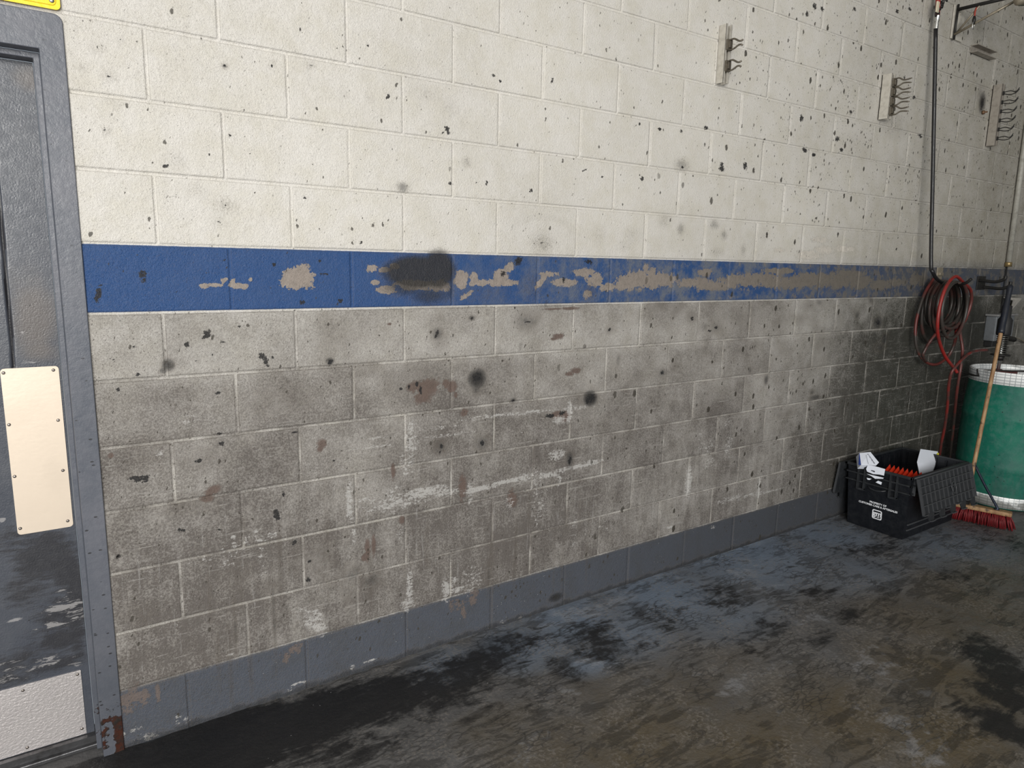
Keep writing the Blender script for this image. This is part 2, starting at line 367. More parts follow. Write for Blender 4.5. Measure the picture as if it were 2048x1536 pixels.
# pale scrapes
for b in [(700, 1005, 7, 45, .8), (708, 1070, 5, 30, .6), (790, 1000, 20, 30, .6), (740, 1015, 22, 12, .5), (820, 885, 14, 40, .7), (815, 925, 14, 30, .6), (850, 985, 40, 10, .9), (800, 1005, 60, 12, .7), (895, 985, 25, 8, .8), (960, 978, 34, 5, 1.0), (1020, 962, 40, 4, 1.0), (1050, 955, 20, 8, .8), (1115, 910, 16, 9, .9), (1100, 950, 26, 6, .9), (1150, 935, 40, 4, .9), (1185, 925, 20, 5, .9),
          (940, 985, 6, 20, .7), (1070, 960, 10, 22, .6), (1120, 960, 5, 12, .8), (900, 870, 60, 4, .6), (985, 832, 60, 4, .7), (1050, 826, 50, 4, .7), (1140, 825, 5, 22, .9), (1160, 815, 40, 4, .6), (1120, 840, 12, 8, .9), (880, 855, 60, 5, .45), (745, 895, 40, 4, .55), (760, 875, 40, 3, .5), (640, 945, 60, 2, .5),
          (480, 1090, 40, 16, .45), (410, 1120, 30, 14, .4), (530, 1075, 30, 7, .6), (510, 1065, 12, 8, .6), (460, 1125, 24, 14, .4), (525, 1130, 8, 40, .45), (570, 830, 20, 10, .4), (380, 840, 16, 16, .45), (320, 910, 10, 10, .5), (467, 1075, 4, 6, .9), (625, 1240, 18, 18, .75), (640, 1255, 14, 10, .8), (600, 1225, 16, 12, .5), (820, 1180, 6, 36, .9), (815, 1210, 12, 14, .8), (892, 1180, 8, 22, .9), (905, 1165, 12, 12, .6),
          (945, 1160, 24, 26, .5), (915, 1180, 14, 6, .8), (800, 1065, 8, 12, .5), (1020, 1010, 12, 20, .5), (1080, 1000, 22, 40, .45), (1075, 1040, 6, 22, .5), (1200, 885, 22, 20, .25), (1378, 965, 6, 30, .9), (1400, 870, 14, 10, .45), (1455, 845, 9, 9, .5), (1457, 890, 9, 22, .55), (1415, 895, 16, 14, .5), (1420, 925, 10, 14, .5),
          (1465, 998, 22, 4, 1.3), (1500, 990, 26, 2.5, 1.2), (1540, 983, 30, 1.5, .9), (1519, 975, 2.5, 22, 1.0), (1425, 1055, 3, 3, 1.2), (1340, 1055, 5, 3, 1.0), (355, 1440, 5, 7, 1.4), (290, 1475, 7, 6, 1.4), (305, 1472, 10, 4, 1.2), (272, 1460, 8, 4, 1.2), (245, 1470, 6, 6, 1.0), (375, 1440, 5, 4, 1.3), (580, 1380, 3, 3, 1.4), (610, 1365, 3, 3, 1.4), (595, 1368, 12, 2, 1.1), (705, 1335, 3, 4, 1.4), (727, 1325, 2, 2, 1.4), (740, 1322, 10, 2, 1.1), (460, 1310, 8, 2, 1.0), (645, 1270, 6, 3, 1.2),
          (1006, 1245, 4, 3, 1.3), (1040, 1235, 3, 2, 1.2), (1045, 865, 3, 3, .5), (1810, 600, 60, 2, .4), (1590, 668, 26, 16, .3), (1570, 690, 40, 30, .25), (735, 1000, 30, 5, .6), (1250, 1005, 20, 20, .25), (1200, 1050, 30, 20, .3), (1150, 1060, 5, 40, .4)]:
    sm = b[4] > 1.15
    scuff.blob(b[0], b[1], b[2] * (1.5 if sm else 1), b[3] * (1.5 if sm else 1), .62 if sm else b[4], p=.8)
for z in range(26):      # thin drip runs down the lower wall
    gx0 = rng.uniform(.45, 2.2); z0 = rng.uniform(.25, .65)
    soot.blobw(gx0, z0 - .1, .008, rng.uniform(.08, .22), rng.uniform(.25, .6), mode='max')
# dirt film below the stripe; tone also darker to the right and by the drum
g = .10 + .12 * vnoise(GX, GZ, 2.2, 21)
low = np.clip((ZJ[7] + .004 - GZ) / .008, 0, 1)
g = g + low * (.565 - .10 * np.clip((GZ - ZJ[6]) / .01, 0, 1) * np.clip((2.6 - GX) / 1.2, 0, 1) + .13 * np.clip((1.2 - GZ) / .8, 0, 1) + .12 * (vnoise(GX, GZ, 2.6, 22) - .5) + .06 * np.clip((1.2 - GZ) / .02, 0, 1))
g += .40 * np.clip((GX - 3.4) / 2.6, 0, 1) * (1 - low) + .16 * np.clip((1.9 - GZ) / .5, 0, 1) * np.clip((GX - 1.2) / 2.5, 0, 1) * (1 - low) * 1.0  # above the stripe, darker towards the right
g += .42 * np.exp(-(((GX - 5.2) / 1.0) ** 2 + ((GZ - .55) / .6) ** 2)) * (.6 + .6 * vnoise(GX, GZ, 3.3, 23))  # extra darkening round the corner by the drum
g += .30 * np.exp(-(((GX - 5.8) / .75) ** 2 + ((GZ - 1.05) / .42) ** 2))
g -= .07 * low * np.clip((GX - 1.8) / .8, 0, 1) * np.clip((4.6 - GX) / .8, 0, 1)
g += .12 * (vnoise(GX, GZ, 5, 24) - .5) * low + .08 * (vnoise(GX, GZ, 14, 25) - .5) * (low + .3)
g += .05 * np.sin(blkid * 78.233) * low
grime_tone.v = np.clip(g, 0, 1)
sp = np.clip((GX - 1.6) / 2.6, 0, 1) ** 1.3 * np.clip((GZ - 1.6) / .5, .15, 1) * (.6 + .7 * vnoise(GX, GZ, 1.3, 31))
sp = np.maximum(sp, .17 + .34 * low * (.4 + vnoise(GX, GZ, 2.1, 33)))
speck.v = np.clip(sp, 0, 1)
z_ = np.zeros_like(GX)
A1 = np.stack([soot.v, mark.v, peel.v, scuff.v], -1).reshape(-1, 4)
A2 = np.stack([grime_tone.v, speck.v, joint, z_ + 1], -1).reshape(-1, 4)

def wall_material():
    t = NT('painted_block_wall')
    so, ma, pe, scf = t.attr('wear_a'); gr_, spk, jt, _ = t.attr('wear_b')
    X, Y, Z = t.sep(t.pos())
    n1 = t.noise(9, 6, .65); n2 = t.noise(45, 5, .7); n3 = t.noise(170, 3, .6); n4 = t.noise(420, 2, .6)
    wob = t.add(t.mul(t.sub(n2, .5), 1.1), t.mul(t.sub(n3, .5), .5))
    edge = t.mul(t.sub(t.noise(60, 4, .7), .5), .010)
    # paint layers
    ivory = (.74, .715, .672)
    blue = (.018, .064, .190); gray = srgb(77, 82, 92)
    zz = t.add(Z, edge)
    zb = t.add(Z, t.mul(edge, .25))
    inb = t.mul(t.step(zb, ZJ[7] + .002, ZJ[7] + .005), t.sub(1.0, t.step(zb, ZJ[8] - .003, ZJ[8])))
    base = t.sub(1.0, t.step(zz, ZJ[1] - .006, ZJ[1] + .002))
    col = t.mix(t.step(n1, .35, .7), ivory, (.70, .67, .60))
    # grime film, heavier in the pits of the block face
    pits = t.step(n3, .40, .62, 1.0, .25)
    streak = t.noise(5, 5, .7, t.scale(t.pos(), (5, 5, .8)))
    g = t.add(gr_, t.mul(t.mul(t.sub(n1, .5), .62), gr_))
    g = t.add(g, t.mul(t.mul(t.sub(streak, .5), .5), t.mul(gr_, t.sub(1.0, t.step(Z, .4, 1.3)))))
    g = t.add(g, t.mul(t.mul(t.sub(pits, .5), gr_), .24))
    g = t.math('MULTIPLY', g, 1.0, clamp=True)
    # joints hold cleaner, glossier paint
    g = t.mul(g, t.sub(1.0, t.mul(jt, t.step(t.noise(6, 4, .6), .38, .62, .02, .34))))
    film = t.mix(t.step(X, 3.2, 4.9), (.120, .107, .098), (.040, .040, .033))  # film colour goes darker towards the far right
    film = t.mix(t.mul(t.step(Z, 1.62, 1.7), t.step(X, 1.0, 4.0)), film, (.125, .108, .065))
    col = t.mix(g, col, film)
    bl = t.mix(t.mul(t.step(t.add(n1, t.mul(t.sub(n2, .5), .4)), .36, .66), t.step(X, .95, 2.6, .05, .85)), blue, (.15, .16, .175))
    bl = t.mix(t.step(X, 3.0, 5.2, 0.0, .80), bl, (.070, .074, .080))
    col = t.mix(inb, col, bl)
    gb = t.mix(t.step(n1, .4, .8, 0, .5), gray, (.06, .06, .06))
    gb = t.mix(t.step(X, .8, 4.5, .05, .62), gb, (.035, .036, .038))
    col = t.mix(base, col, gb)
    # dark line along the joint arrises
    je = t.mul(t.step(jt, .03, .30), t.sub(1.0, t.step(jt, .45, .85)))
    je = t.mul(je, t.step(n2, .35, .6, .25, .75))
    col = t.mix(t.mul(je, t.step(gr_, .1, .6, .55, .95)), col, (.075, .062, .050))
    # scratches: long scuffs and thin vertical runs on the dirty part
    hs = t.noise(26, 4, .8, t.scale(t.pos(), (.16, 1, 3.4)), .25); vs_ = t.noise(26, 4, .75, t.scale(t.pos(), (2.6, 1, .14)), .2)
    zone = t.mul(t.mul(t.step(Z, 1.25, .95), t.step(Z, .19, .24)), t.step(n1, .38, .62, .15, 1))
    col = t.mix(t.mul(t.step(hs, .585, .65, 0, .60), zone), col, (.40, .385, .365))
    col = t.mix(t.mul(t.step(vs_, .58, .66, 0, .40), t.mul(zone, t.step(Z, 1.0, .6))), col, (.42, .41, .40))
    col = t.mix(t.mul(t.step(hs, .34, .28, 0, .55), zone), col, (.07, .06, .053))
    pit = t.mul(t.step(t.noise(300, 3, .7, None, .8), .585, .64), t.step(gr_, .1, .6, .10, .60))
    col = t.mix(pit, col, (.050, .043, .036))
    # peeled paint
    n20 = t.noise(21, 5, .7); n90 = t.noise(95, 4, .75, None, .6)
    rag = t.add(t.mul(t.sub(n20, .5), 2.2), t.add(t.mul(wob, .8), t.mul(t.sub(n90, .5), 1.2)))
    p = t.step(t.add(pe, rag), .50, .54)
    p = t.mul(p, t.step(pe, .04, .1))
    pc = t.mix(inb, t.mix(base, (.125, .088, .074), (.17, .125, .10)), t.mix(t.step(X, 1.5, 4.5), (.285, .245, .215), (.15, .135, .115)))
    pc = t.mix(t.mul(t.step(Z, 1.62, 1.64), 1.0), pc, (.60, .56, .50))
    pc = t.mix(t.step(n2, .4, .7, 0, .25), pc, (.05, .045, .04))
    rimd = t.mul(t.sub(t.step(t.add(pe, rag), .44, .50), p), t.step(pe, .04, .1))
    col = t.mix(t.mul(rimd, .45), col, (.03, .028, .026))  # thin shadow outline round each peel, painted in as dark colour
    col = t.mix(t.mul(p, t.mx(inb, t.step(pe, .45, .85, .55, .95))), col, pc)
    # small random flaking of the stripe toward the far end
    fl = t.mul(inb, t.step(t.add(t.noise(13, 6, .75), t.step(X, 1.2, 4.5, -.16, .04)), .55, .58))
    col = t.mix(t.mul(fl, .75), col, pc)
    # scrapes
    stre = t.noise(30, 5, .75, t.scale(t.pos(), (1.0, 1, 3.2)))
    s = t.step(t.add(t.math('MINIMUM', scf, .95), t.add(t.mul(t.sub(stre, .5), 2.4), t.mul(t.sub(n90, .5), 2.2))), .50, .80, 0, .72)
    s = t.mul(s, t.step(t.add(scf, t.mul(wob, .5)), .02, .3))
    s = t.mul(s, t.step(scf, .01, .06))
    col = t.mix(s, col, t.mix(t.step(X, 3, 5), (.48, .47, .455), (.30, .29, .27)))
    # tiny white flecks low down
    vf = t.voro(55); fleck = t.mul(t.sub(1.0, t.step(vf, .05, .10)), t.mul(t.step(t.noise(7, 3), .52, .62), t.sub(1.0, t.step(Z, .2, .9))))
    col = t.mix(t.mul(fleck, .7), col, (.55, .55, .53))
    # soot
    dotty = t.step(n3, .46, .60, .25, 1.0)
    so = t.mul(so, t.mix1(t.step(so, .25, .7), dotty, 1.0))
    k = t.step(t.add(so, t.mul(t.mul(rag, .22), t.step(so, .02, .3))), .02, 1.05, 0, .93, smooth=False)
    col = t.mix(k, col, t.mix(t.step(k, .1, .5), (.10, .078, .055), (.018, .017, .016)))
    # specks thrown on the wall
    def specks(sc_, lo, hi, dens, stretch, amt):
        v = t.new('ShaderNodeTexVoronoi'); t.put(v.inputs['Vector'], t.add3(t.scale(t.pos(), stretch), n2, .02)); v.inputs['Scale'].default_value = sc_
        r = t.sep(v.outputs['Color'])
        gate = t.step(t.sub(r[0], t.mul(spk, dens)), -.01, .01, 1, 0)
        size = t.mul(t.math('POWER', r[1], 3.0), hi)
        return t.mul(t.mul(gate, t.sub(1.0, t.step(t.sub(v.outputs['Distance'], size), lo - .025, lo + .025))), amt)
    def add3(vec, n, a):
        q = t.new('ShaderNodeVectorMath', operation='ADD'); t.put(q.inputs[0], vec)
        c = t.new('ShaderNodeCombineXYZ'); m = t.mul(t.sub(n, .5), a)
        t.put(c.inputs[0], m); t.put(c.inputs[2], m); t.put(q.inputs[1], c.outputs[0]); return q.outputs[0]
    t.add3 = add3
    s1 = specks(24, .062, .20, .92, (1, 1, .62), .92)
    s2 = specks(52, .110, .17, .92, (1, 1, .62), .82)
    s3 = specks(125, .14, .22, .55, (1, 1, .8), .62)
    s4 = specks(12, .034, .055, .42, (1, 1, .55), .92)
    far = t.step(t.add(X, t.mul(t.step(Z, 1.4, 1.5, 1, 0), .5)), 1.7, 3.2, .0, 1)
    sk = t.mx(t.mx(t.mul(s1, far), s2), t.mx(s3, t.mul(s4, far)))
    col = t.mix(sk, col, (.035, .030, .022))
    # crisp blots
    m = t.mul(t.step(t.add(ma, t.mul(t.sub(n90, .5), 2.6)), .58, .68), t.step(ma, .10, .22))
    col = t.mix(t.mul(m, .95), col, (.012, .012, .013))
    # paint skin relief
    relief = t.add(t.mul(n3, .6), t.mul(n4, .4))
    nm = t.bump(relief, .0048, 1.0)
    tiny = t.mul(t.step(t.noise(260, 2, .5, None, 1.5), .60, .66), t.mul(t.step(X, .3, 3.5, .55, .1), t.step(gr_, 0, .4, .35, 1)))
    col = t.mix(tiny, col, (.12, .10, .085))
    rough = t.step(g, 0, 1, .42, .62)
    return t.out(col, rough, nm, 0.0, .4)
MWALL = wall_material()
hole = lambda a, b: (a < .19) & (b < 2.215) & (a > -1.2)
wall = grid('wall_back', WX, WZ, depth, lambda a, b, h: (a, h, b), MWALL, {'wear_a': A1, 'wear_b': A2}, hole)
struct(wall); wall['label'] = 'painted concrete block wall with a blue stripe, stained and peeling'
# the rest of the same wall, outside the dense sheet
wb = bmesh.new(); wb.from_mesh(wall.data)
def bq(x0, x1, z0, z1):
    wb.faces.new([wb.verts.new(v) for v in ((x0, .003, z0), (x1, .003, z0), (x1, .003, z1), (x0, .003, z1))])
bq(-3.2, 10.5, ZW1, 4.6); bq(XW1, 10.5, 0, ZW1); bq(-3.2, -1.0, 0, ZW1); bq(-1.0, XW0, 2.215, ZW1)
nd = len(wall.data.vertices); wb.to_mesh(wall.data); wb.free(); clear_new(wall.data, nd)

# ------------------------------------------------------------------ floor
def floor_material():
    t = NT('oily_concrete')
    dk, br, sky_sheen, lt = t.attr('floor_a')
    n1 = t.noise(3.0, 7, .68); n2 = t.noise(16, 6, .7); n3 = t.noise(80, 4, .7)
    st = t.noise(9, 5, .75, t.scale(t.pos(), (.55, 2.1, 1)), 1.1)
    wob = t.add(t.mul(t.sub(n2, .5), 1.2), t.mul(t.sub(st, .5), .9))
    col = t.mix(t.step(n1, .3, .7), (.080, .079, .080), (.135, .132, .130))
    col = t.mix(t.math('MULTIPLY', t.add(sky_sheen, t.mul(wob, .5)), t.step(sky_sheen, 0, .15), clamp=True), col, (.155, .195, .255))  # bluish sky reflection of the wet floor, painted into the colour
    col = t.mix(t.math('MULTIPLY', t.add(br, t.mul(wob, .8)), t.step(br, 0, .15), clamp=True), col, (.088, .068, .038))
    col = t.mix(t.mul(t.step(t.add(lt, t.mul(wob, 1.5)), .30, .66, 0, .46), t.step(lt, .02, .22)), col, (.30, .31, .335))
    gran = t.mul(t.step(n3, .50, .60), t.step(t.noise(5, 4), .42, .60))
    col = t.mix(t.mul(gran, .5), col, (.22, .20, .18))
    tread = t.mul(t.step(t.voro(34, t.scale(t.pos(), (.6, 1.5, 1)), 1.0, 'Distance', 'DISTANCE_TO_EDGE'), .10, .03), t.step(t.noise(3.6, 3, .6), .53, .60))
    col = t.mix(t.mul(tread, .55), col, (.022, .021, .021))
    smear = t.step(t.add(st, t.mul(t.sub(n1, .5), .8)), .50, .60)
    col = t.mix(t.mul(smear, .55), col, (.020, .019, .018))
    d = t.step(t.add(dk, t.mul(wob, 1.3)), .22, .80, 0, .94)
    d = t.mul(d, t.step(dk, .0, .3))
    col = t.mix(d, col, (.010, .010, .011))
    wf = t.voro(30); fl = t.mul(t.sub(1.0, t.step(wf, .03, .06)), t.step(t.noise(4, 3), .58, .62))
    col = t.mix(t.mul(fl, .8), col, (.5, .5, .52))
    nm = t.bump(t.add(n3, t.mul(n2, 1.2)), .004, .6)
    rough = t.step(n2, .3, .7, .34, .58)
    return t.out(col, rough, nm, 0, .42)
FX = np.unique(np.concatenate([np.arange(-1.5, 2.2, .011), np.arange(2.2, 8.0, .016)])); FY = np.arange(-2.6, .0121, .012)
fx_, fy_ = np.meshgrid(FX, FY)
fpz = lambda x, y: (at_z(x, y)[0], at_z(x, y)[1])
def FF(): return Field(FX, FY, fpz)
dk, br, sky_sheen, lt = FF(), FF(), FF(), FF()
for b in [(330, 1520, 260, 60, 1.4), (520, 1470, 190, 50, 1.3), (640, 1430, 150, 46, 1.2), (760, 1400, 150, 44, 1.0), (880, 1370, 130, 50, .8), (950, 1330, 120, 30, .9), (1010, 1290, 100, 24, .7), (300, 1560, 400, 60, 1.3), (700, 1500, 120, 40, .6), (1000, 1400, 90, 40, .35), (1200, 1290, 60, 30, .8), (1190, 1260, 50, 22, .7), (1440, 1190, 60, 26, .6), (1130, 1340, 30, 40, .6),
          (1750, 1130, 30, 22, .5), (1760, 1095, 70, 10, .6), (1980, 1310, 50, 22, .9), (2020, 1350, 60, 26, 1.0), (1960, 1280, 30, 20, .7), (2030, 1400, 40, 40, 1.0), (1990, 1440, 60, 24, .9), (2040, 1470, 40, 60, .9), (1900, 1150, 40, 12, .5), (1700, 1230, 60, 10, .6, .2), (1640, 1270, 60, 12, .6, .2), (1540, 1250, 60, 16, .6), (1500, 1270, 50, 14, .5), (1920, 1400, 60, 16, .5), (1800, 1060, 90, 12, .5), (2010, 1080, 60, 30, .45),
          (1620, 1182, 34, 7, .8), (1665, 1180, 40, 3, .8), (1650, 1188, 30, 6, .6), (1680, 1220, 50, 8, .5), (1560, 1190, 40, 10, .4), (1500, 1300, 60, 20, .4), (1640, 1420, 80, 20, .25)]:
    dk.blob(b[0], b[1], b[2], b[3], b[4], b[5] if len(b) > 5 else 0)
for b in [(1420, 1190, 90, 26, .42), (1330, 1230, 90, 30, .45), (1250, 1300, 90, 30, .45), (1400, 1280, 100, 30, .35), (1560, 1140, 80, 16, .35), (1700, 1100, 50, 14, .5), (1780, 1180, 80, 14, .3), (1020, 1420, 120, 40, .35), (1880, 1240, 60, 20, .35)]:
    dk.blob(*b)
for b in [(1300, 1480, 160, 80, .8), (1500, 1500, 200, 70, .8), (1100, 1500, 140, 60, .6), (1700, 1440, 150, 80, .8), (1900, 1360, 120, 80, .8), (1850, 1250, 120, 50, .6), (1350, 1400, 140, 50, .5), (1600, 1380, 120, 40, .5), (1000, 1450, 90, 40, .5), (1950, 1200, 100, 40, .6), (1900, 1480, 160, 60, .9), (2000, 1240, 80, 40, .6), (1200, 1380, 100, 30, .4), (1450, 1330, 100, 30, .3), (1980, 1150, 60, 26, .5)]:
    br.blob(b[0], b[1], b[2], b[3], b[4])
for b in [(1150, 1240, 90, 40, 1.0), (1050, 1290, 90, 40, .8), (1330, 1190, 120, 50, 1.0), (1500, 1110, 160, 50, 1.0), (1250, 1260, 100, 40, .8), (1650, 1070, 100, 30, .8), (1450, 1220, 130, 40, .6), (900, 1330, 80, 30, .6), (1700, 1140, 120, 30, .5), (1180, 1320, 60, 26, .9), (1900, 1090, 120, 26, .6)]:
    sky_sheen.blob(b[0], b[1], b[2], b[3], b[4])  # where the floor's painted sky reflection lies
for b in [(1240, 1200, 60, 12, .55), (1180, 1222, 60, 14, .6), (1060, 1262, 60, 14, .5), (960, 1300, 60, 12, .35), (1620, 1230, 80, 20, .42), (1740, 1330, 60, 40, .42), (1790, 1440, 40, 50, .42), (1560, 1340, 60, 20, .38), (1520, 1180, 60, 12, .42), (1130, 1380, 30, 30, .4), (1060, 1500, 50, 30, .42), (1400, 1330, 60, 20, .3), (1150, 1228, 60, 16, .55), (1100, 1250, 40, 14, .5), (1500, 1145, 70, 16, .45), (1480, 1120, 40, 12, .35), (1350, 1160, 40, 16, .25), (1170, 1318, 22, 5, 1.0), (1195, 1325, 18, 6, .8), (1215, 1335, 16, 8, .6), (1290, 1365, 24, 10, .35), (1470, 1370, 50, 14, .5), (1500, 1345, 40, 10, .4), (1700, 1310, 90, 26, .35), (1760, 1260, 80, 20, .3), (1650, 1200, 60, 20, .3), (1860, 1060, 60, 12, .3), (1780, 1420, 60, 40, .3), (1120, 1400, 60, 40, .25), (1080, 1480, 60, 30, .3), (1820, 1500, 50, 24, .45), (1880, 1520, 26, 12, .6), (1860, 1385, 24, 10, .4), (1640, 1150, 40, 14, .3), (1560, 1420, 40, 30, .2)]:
    lt.blob(b[0], b[1], b[2], b[3], b[4], p=.9)  # pale scuffs, plus wet highlights by the wall painted as pale patches
h = np.zeros_like(fx_) + .002 * vnoise(fx_ + 9, fy_ + 9, 3, 41)
# worn slope up to the wall foot
h += .006 * np.clip((fy_ + .03) / .03, 0, 1) * vnoise(fx_ + 9, fy_ + 9, 25, 42)
FA = np.stack([dk.v, br.v, sky_sheen.v, lt.v], -1).reshape(-1, 4)
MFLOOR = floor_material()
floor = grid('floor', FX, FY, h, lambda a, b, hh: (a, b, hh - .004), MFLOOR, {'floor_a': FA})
struct(floor); floor['label'] = 'oily stained concrete floor with dark tyre and shoe marks'
wb = bmesh.new(); wb.from_mesh(floor.data)
for x0, x1, y0, y1 in ((-6, 10.5, -9, FY[0]), (-6, FX[0], FY[0], .2), (FX[-1], 10.5, FY[0], .2), (-1.2, FX[-1], FY[-1], .2)):
    wb.faces.new([wb.verts.new(v) for v in ((x0, y0, -.003), (x1, y0, -.003), (x1, y1, -.003), (x0, y1, -.003))])
nd = len(floor.data.vertices); wb.to_mesh(floor.data); wb.free(); clear_new(floor.data, nd)

# ------------------------------------------------------------------ rest of the bay: ceiling, far end wall
MCEIL = simple('ceiling_paint', (.33, .32, .30), .7)
m = MB(); m.mm(-3.2, 10.5, -9, .2, 4.6, 4.7); o = struct(obj('ceiling', m, MCEIL))
m = MB(); m.mm(10.5, 10.6, -9, .2, 0, 4.6); o = struct(obj('wall_right', m, simple('end_wall_paint', (.25, .24, .22), .7)))

# ------------------------------------------------------------------ door
def metal_paint():
    t = NT('grey_door_paint')
    dn, sc_, ru, _ = t.attr('door_a')
    n1 = t.noise(6, 5, .6); n2 = t.noise(40, 5, .7); n3 = t.noise(200, 2)
    st = t.noise(24, 5, .75, t.scale(t.pos(), (.7, 1, 3.4)), .4)
    col = t.mix(t.step(n1, .35, .7), srgb(63, 67, 76), srgb(73, 76, 83))
    brn = t.step(n2, .35, .65)
    col = t.mix(t.mul(t.step(t.add(ru, t.mul(t.sub(n1, .5), .8)), .3, .9), .7), col, srgb(96, 89, 84))
    col = t.mix(t.mul(t.step(t.add(dn, t.add(t.mul(t.sub(n1, .5), 1.2), t.mul(t.sub(st, .5), 1.6))), .2, .75, 0, .88), t.step(dn, .02, .2)), col, (.022, .022, .026))
    s = t.mul(t.step(t.add(sc_, t.mul(t.sub(st, .5), 2.6)), .85, 1.0), t.step(sc_, .03, .2))
    col = t.mix(t.mul(s, .62), col, (.34, .33, .33))
    vf = t.voro(34); r = t.noise(11, 3)
    dots = t.mul(t.sub(1.0, t.step(vf, .05, .11)), t.step(r, .50, .56))
    col = t.mix(t.mul(dots, .85), col, (.02, .02, .022))
    rough = t.step(n2, .3, .7, .26, .46)
    return t.out(col, rough, t.bump(t.add(t.mul(n2, .7), n3), .0006), 0, .5)
MDOOR = metal_paint()
MFRAME = None
def frame_paint():
    t = NT('grey_frame_paint')
    X, Y, Z = t.sep(t.pos())
    n1 = t.noise(7, 5, .6); n2 = t.noise(50, 5, .7)
    col = t.mix(t.step(n1, .35, .7), srgb(84, 88, 97), srgb(96, 98, 106))
    col = t.mix(t.mul(t.sub(1.0, t.step(Z, .2, .8)), .35), col, (.05, .055, .065))
    v = t.new('ShaderNodeTexVoronoi'); t.put(v.inputs['Vector'], t.scale(t.pos(), (.55, 1, 1.1))); v.inputs['Scale'].default_value = 60
    c = t.sep(v.outputs['Color'])
    dots = t.mul(t.sub(1.0, t.step(v.outputs['Distance'], .13, .20)), t.step(c[0], .34, .38, 1, 0))
    dots = t.mul(dots, t.step(Z, 1.9, .9, .35, 1))
    col = t.mix(t.mul(dots, .9), col, (.02, .02, .022))
    rust = t.mul(t.step(t.add(t.noise(22, 6, .7), t.step(Z, .02, .28, .16, -.32)), .46, .52), t.sub(1.0, t.step(Z, .26, .34)))
    ed = t.add(t.step(X, .172, .20), 0.0)
    rust = t.mul(rust, t.step(t.add(t.noise(30, 4, .6), t.mul(ed, .3)), .50, .56, .0, 1))
    col = t.mix(rust, col, t.mix(t.step(n2, .4, .65), (.045, .014, .008), (.014, .010, .008)))
    return t.out(col, t.step(n2, .3, .7, .26, .45), t.bump(t.add(n2, t.mul(rust, 2.0)), .0012), 0, .5)
MFRAME = frame_paint()
MDARK = simple('black_rubber', (.012, .012, .013), .6)
door = bpy.data.objects.new('door_1', None); COL.objects.link(door); struct(door)
door['label'] = 'grey painted steel door with push plate and kick plate'
YF = -.004
m = MB()
# hollow metal frame section, jamb: face, first step, strip, second step
def lprism(outline, y0, y1): m.prism(outline, y0, y1)
R = .022; X1 = .208; Z1 = 2.228
arc = [(X1 - R + R * math.sin(a), Z1 - R + R * math.cos(a)) for a in np.linspace(0, PI / 2, 7)]
lprism([(-1.05, Z1)] + arc + [(X1, -.002), (.149, -.002), (.149, 2.132), (-.93, 2.132), (-.93, -.002), (-1.05, -.002)], YF, .046)
lprism([(-.93, 2.132), (.149, 2.132), (.149, 0), (.134, 0), (.134, 2.116), (-.93, 2.116)], .046, .102)
fo = obj('door_frame', m, MFRAME, door)
bv = fo.modifiers.new('soft_edges', 'BEVEL'); bv.width = .0022; bv.segments = 2; bv.limit_method = 'ANGLE'; bv.angle_limit = .9
YL = .100
LA = np.arange(-.32, .1331, .0038); LB = np.arange(.03, 2.116, .0055)
lp = lambda x, y: (at_y(x, y, YL)[0], at_y(x, y, YL)[2])
dn, ds, dr = Field(LA, LB, lp), Field(LA, LB, lp), Field(LA, LB, lp)
GA, GB = np.meshgrid(LA, LB)
for b in [(90, 1110, 60, 50, .9), (40, 1080, 60, 30, .6), (60, 1180, 60, 40, .5), (100, 1290, 70, 40, .6), (150, 1240, 20, 90, .8), (130, 1130, 30, 60, .9), (60, 1110, 40, 40, .6), (120, 1230, 50, 40, .8), (120, 1280, 40, 20, 1.0), (60, 1320, 80, 24, .7), (150, 1180, 20, 60, .9), (110, 1330, 60, 16, .8), (20, 1360, 50, 16, .6)]: dn.blob(*b)
for b in [(30, 1340, 60, 26, .8), (100, 1240, 60, 40, .55), (60, 1320, 90, 30, .6), (80, 1325, 60, 16, .8), (120, 1215, 44, 14, 1.0), (145, 1230, 26, 22, .9), (100, 1250, 40, 8, .9), (30, 1245, 20, 10, .6), (30, 1240, 18, 3, 1.3), (60, 1290, 40, 14, .4), (135, 1300, 30, 30, .5), (130, 1190, 20, 20, .8), (60, 1180, 30, 10, .4), (150, 1330, 20, 14, .8), (5, 1040, 8, 5, 1.2), (60, 722, 20, 6, .9), (45, 665, 4, 5, 1.2)]: ds.blob(*b, p=.7)
for b in [(70, 640, 50, 70, .9), (80, 700, 40, 30, .8), (60, 560, 50, 60, .5), (70, 160, 50, 30, .7)]: dr.blob(*b)
seam = np.where((GB > 1.26) & (GB < 2.0), np.clip(1 - np.abs(GA - (.0175 + (GB - 1.26) * .015)) / .004, 0, 1), 0) * .02
DA = np.stack([np.maximum(dn.v, (seam > .004) * 3.0), ds.v, dr.v, np.ones_like(GA)], -1).reshape(-1, 4)
